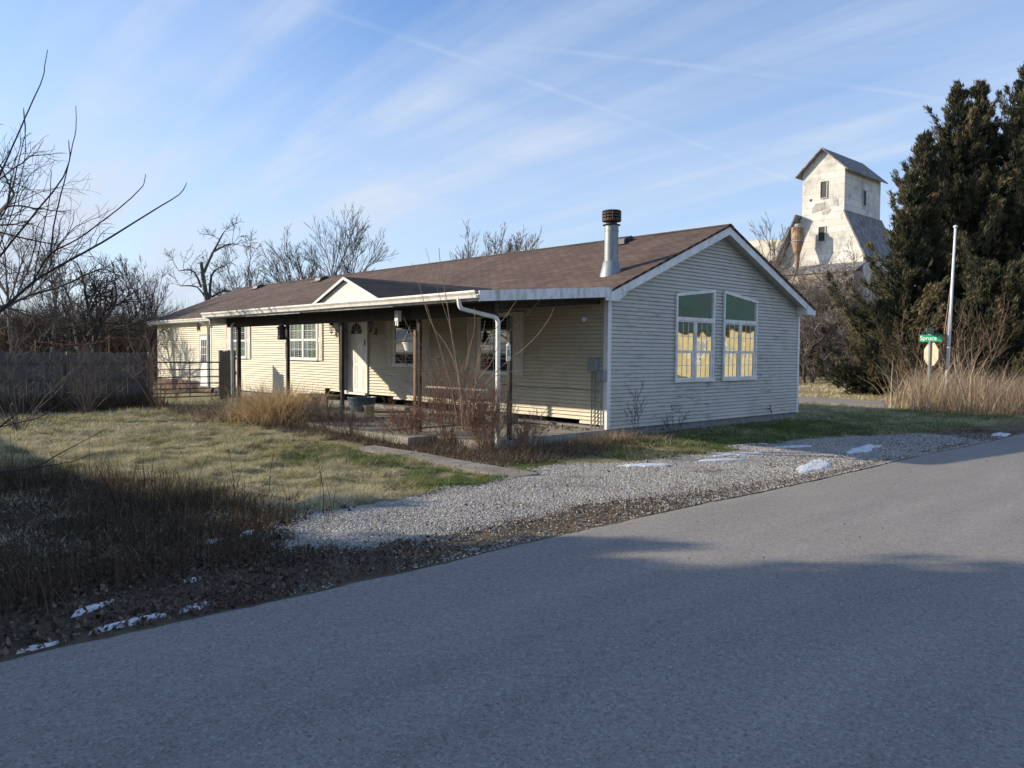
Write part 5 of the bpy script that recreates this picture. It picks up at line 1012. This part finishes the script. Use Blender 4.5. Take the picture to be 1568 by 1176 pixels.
leaves('leaf_litter', 52000, lambda x,y: (y > roady(x)+.0) & (U(x) < sst(x,-6.5,-9.2)*sst(y,-2.2,-3.6)*(.35+.65*sst(fbm(x,y,1.6,3,93),.35,.6))+.2*weedmask(x,y)) & (gmask(x,y) < .1), (-12.2,-5.5,-4.93,2), .048, 'curled brown leaves heaped along the left road edge')
leaves('leaf_scatter', 16000, lambda x,y: (U(x) < .25+.75*sst(fbm(x,y,1.1,3,71),.5,.7)) & ((gmask(x,y) < -.0)|(U(x) < .12)) & ~((x > -3.15)&(y > -.05)), (-6.5,9,-4.85,4.6), .045, 'dead leaves scattered along the drive and the porch bed')
leaves('verge_litter', 70000, lambda x,y: (y > roady(x)+.0) & (U(x) < .12+.9*sst(fbm(x,y,1.5,4,171),.36,.6)*sst(y,-3.3,-4.2)) & (U(x) < np.where(gmask(x,y) > .08, .22, 1)), (-10,8,-4.95,-2.2), .024, 'fine tan and brown debris along the verge and the drive', (.55,.3), .014)
leaves('bed_leaves', 9000, lambda x,y: (x < -3.16)|(y < -.06), (-4.25,-.3,-1.6,5.4), .05, 'reddish dead leaves covering the bed before the porch', (.6,.3))
leaves('road_debris', 90, lambda x,y: y < roady(x)-.05, (-10,6,-9.5,-4.9), .022, 'a few dead leaf scraps lying on the asphalt', (.3,.3), .012)
x, y = scatter(2600, -3.1, -.1, .0, 5.0); k = (U(x) < sst(x,-1.2,-.15)*.9+.25*sst(y,.3,2)*(x < -2.0)); x, y = x[k], y[k]; V, F = quads(np.stack([x,y,deckz(y)+.03*(y > 2.5)+RNG.uniform(0.003,.02,len(x))],-1), RNG.uniform(.5,1.3,len(x))*.05)
prop(npmesh('porch_leaves', V, F, MT['leaf'], tint=np.repeat(np.clip(RNG.normal(.3,.25,len(x)),0,1),4)), 'dead leaves drifted on the porch slab', 'dead leaves', kind='stuff')
# ------------------------------------------------------------------ snow patches
def snow(cx, cy, a, b_, rot, seed, label, dome=.028):
    rng = np.random.default_rng(seed); n = 34; V = []; F = []; rings = 6; z0 = gz(cx, cy) if cy > -4.88 else -.165
    off = rng.uniform(0, 50)
    for i in range(rings+1):
        f_ = i/rings
        for j in range(n):
            an = 2*math.pi*j/n; e = 1+.9*(float(fbm(np.array([math.cos(an)*1.6+off]), np.array([math.sin(an)*1.6+seed]), 1.5, 4, seed)[0])-.5)*f_*1.9
            u, v = math.cos(an)*a*f_*e, math.sin(an)*b_*f_*e; xx = cx+u*math.cos(rot)-v*math.sin(rot); yy = cy+u*math.sin(rot)+v*math.cos(rot)
            V.append((xx, yy, z0+.012+dome*(1-f_**3)*(.5+.9*float(vnoise(np.array([xx*14]),np.array([yy*14]),seed)[0]))-.03*(f_ == 1)))
    for i in range(rings):
        for j in range(n): F.append((i*n+j, i*n+(j+1)%n, (i+1)*n+(j+1)%n, (i+1)*n+j))
    mb = MB(); mb.add([Vector(v) for v in V], F); o = mb.build('snow_patch', MT['snow'], smooth=True, origin=(cx,cy,z0)); prop(o, label, 'snow patch', 'leftover snow patches')
for i, (cx, cy, a, b_, rot, lab) in enumerate(((-2.44,-2.77,.42,.13,-.5,'small snow patch on the gravel nearest the corner of the house'),(-1.12,-3.17,.5,.14,-.3,'snow patch in the middle of the gravel left of two others'),(-.26,-3.05,.5,.12,-.3,'narrow snow patch where the house shadow crosses the gravel'),
    (-.42,-4.35,.9,.20,.25,'largest snow patch lying along the sunny road side of the gravel'),(1.28,-3.06,.6,.14,-.3,'shaded snow patch nearest the grass below the end windows'),(2.0,-4.0,.75,.17,.15,'shaded snow patch farthest right on the gravel'),
    (6.9,-4.7,.5,.15,.1,'snow patch on the verge at the right edge of the picture'),(-9.95,-4.78,.24,.035,.1,'long snow strip on the leaves beside the road'),(-10.05,-4.35,.16,.04,.5,'small snow patch higher up in the leaves'),(-9.55,-4.75,.10,.04,.2,'small snow patch right of the long strip'),
    (-9.37,-4.2,.06,.03,.2,'tiny snow patch among the weeds'),(-8.85,-3.2,.12,.05,.2,'small snow patch left of the tip of the gravel'),(-8.5,-3.12,.10,.05,.6,'small snow patch at the tip of the gravel'),(-10.45,-4.86,.13,.02,.1,'thin snow sliver at the road edge far left'),(1.0,-2.4,.5,.05,-.2,'thin snow streak on the green grass by the end wall'))):
    snow(cx, cy, a, b_, rot, 400+i, lab, .014 if a > .2 else .010)
print('tris', sum(len(o.data.polygons) for o in bpy.data.objects if o.type == 'MESH'))
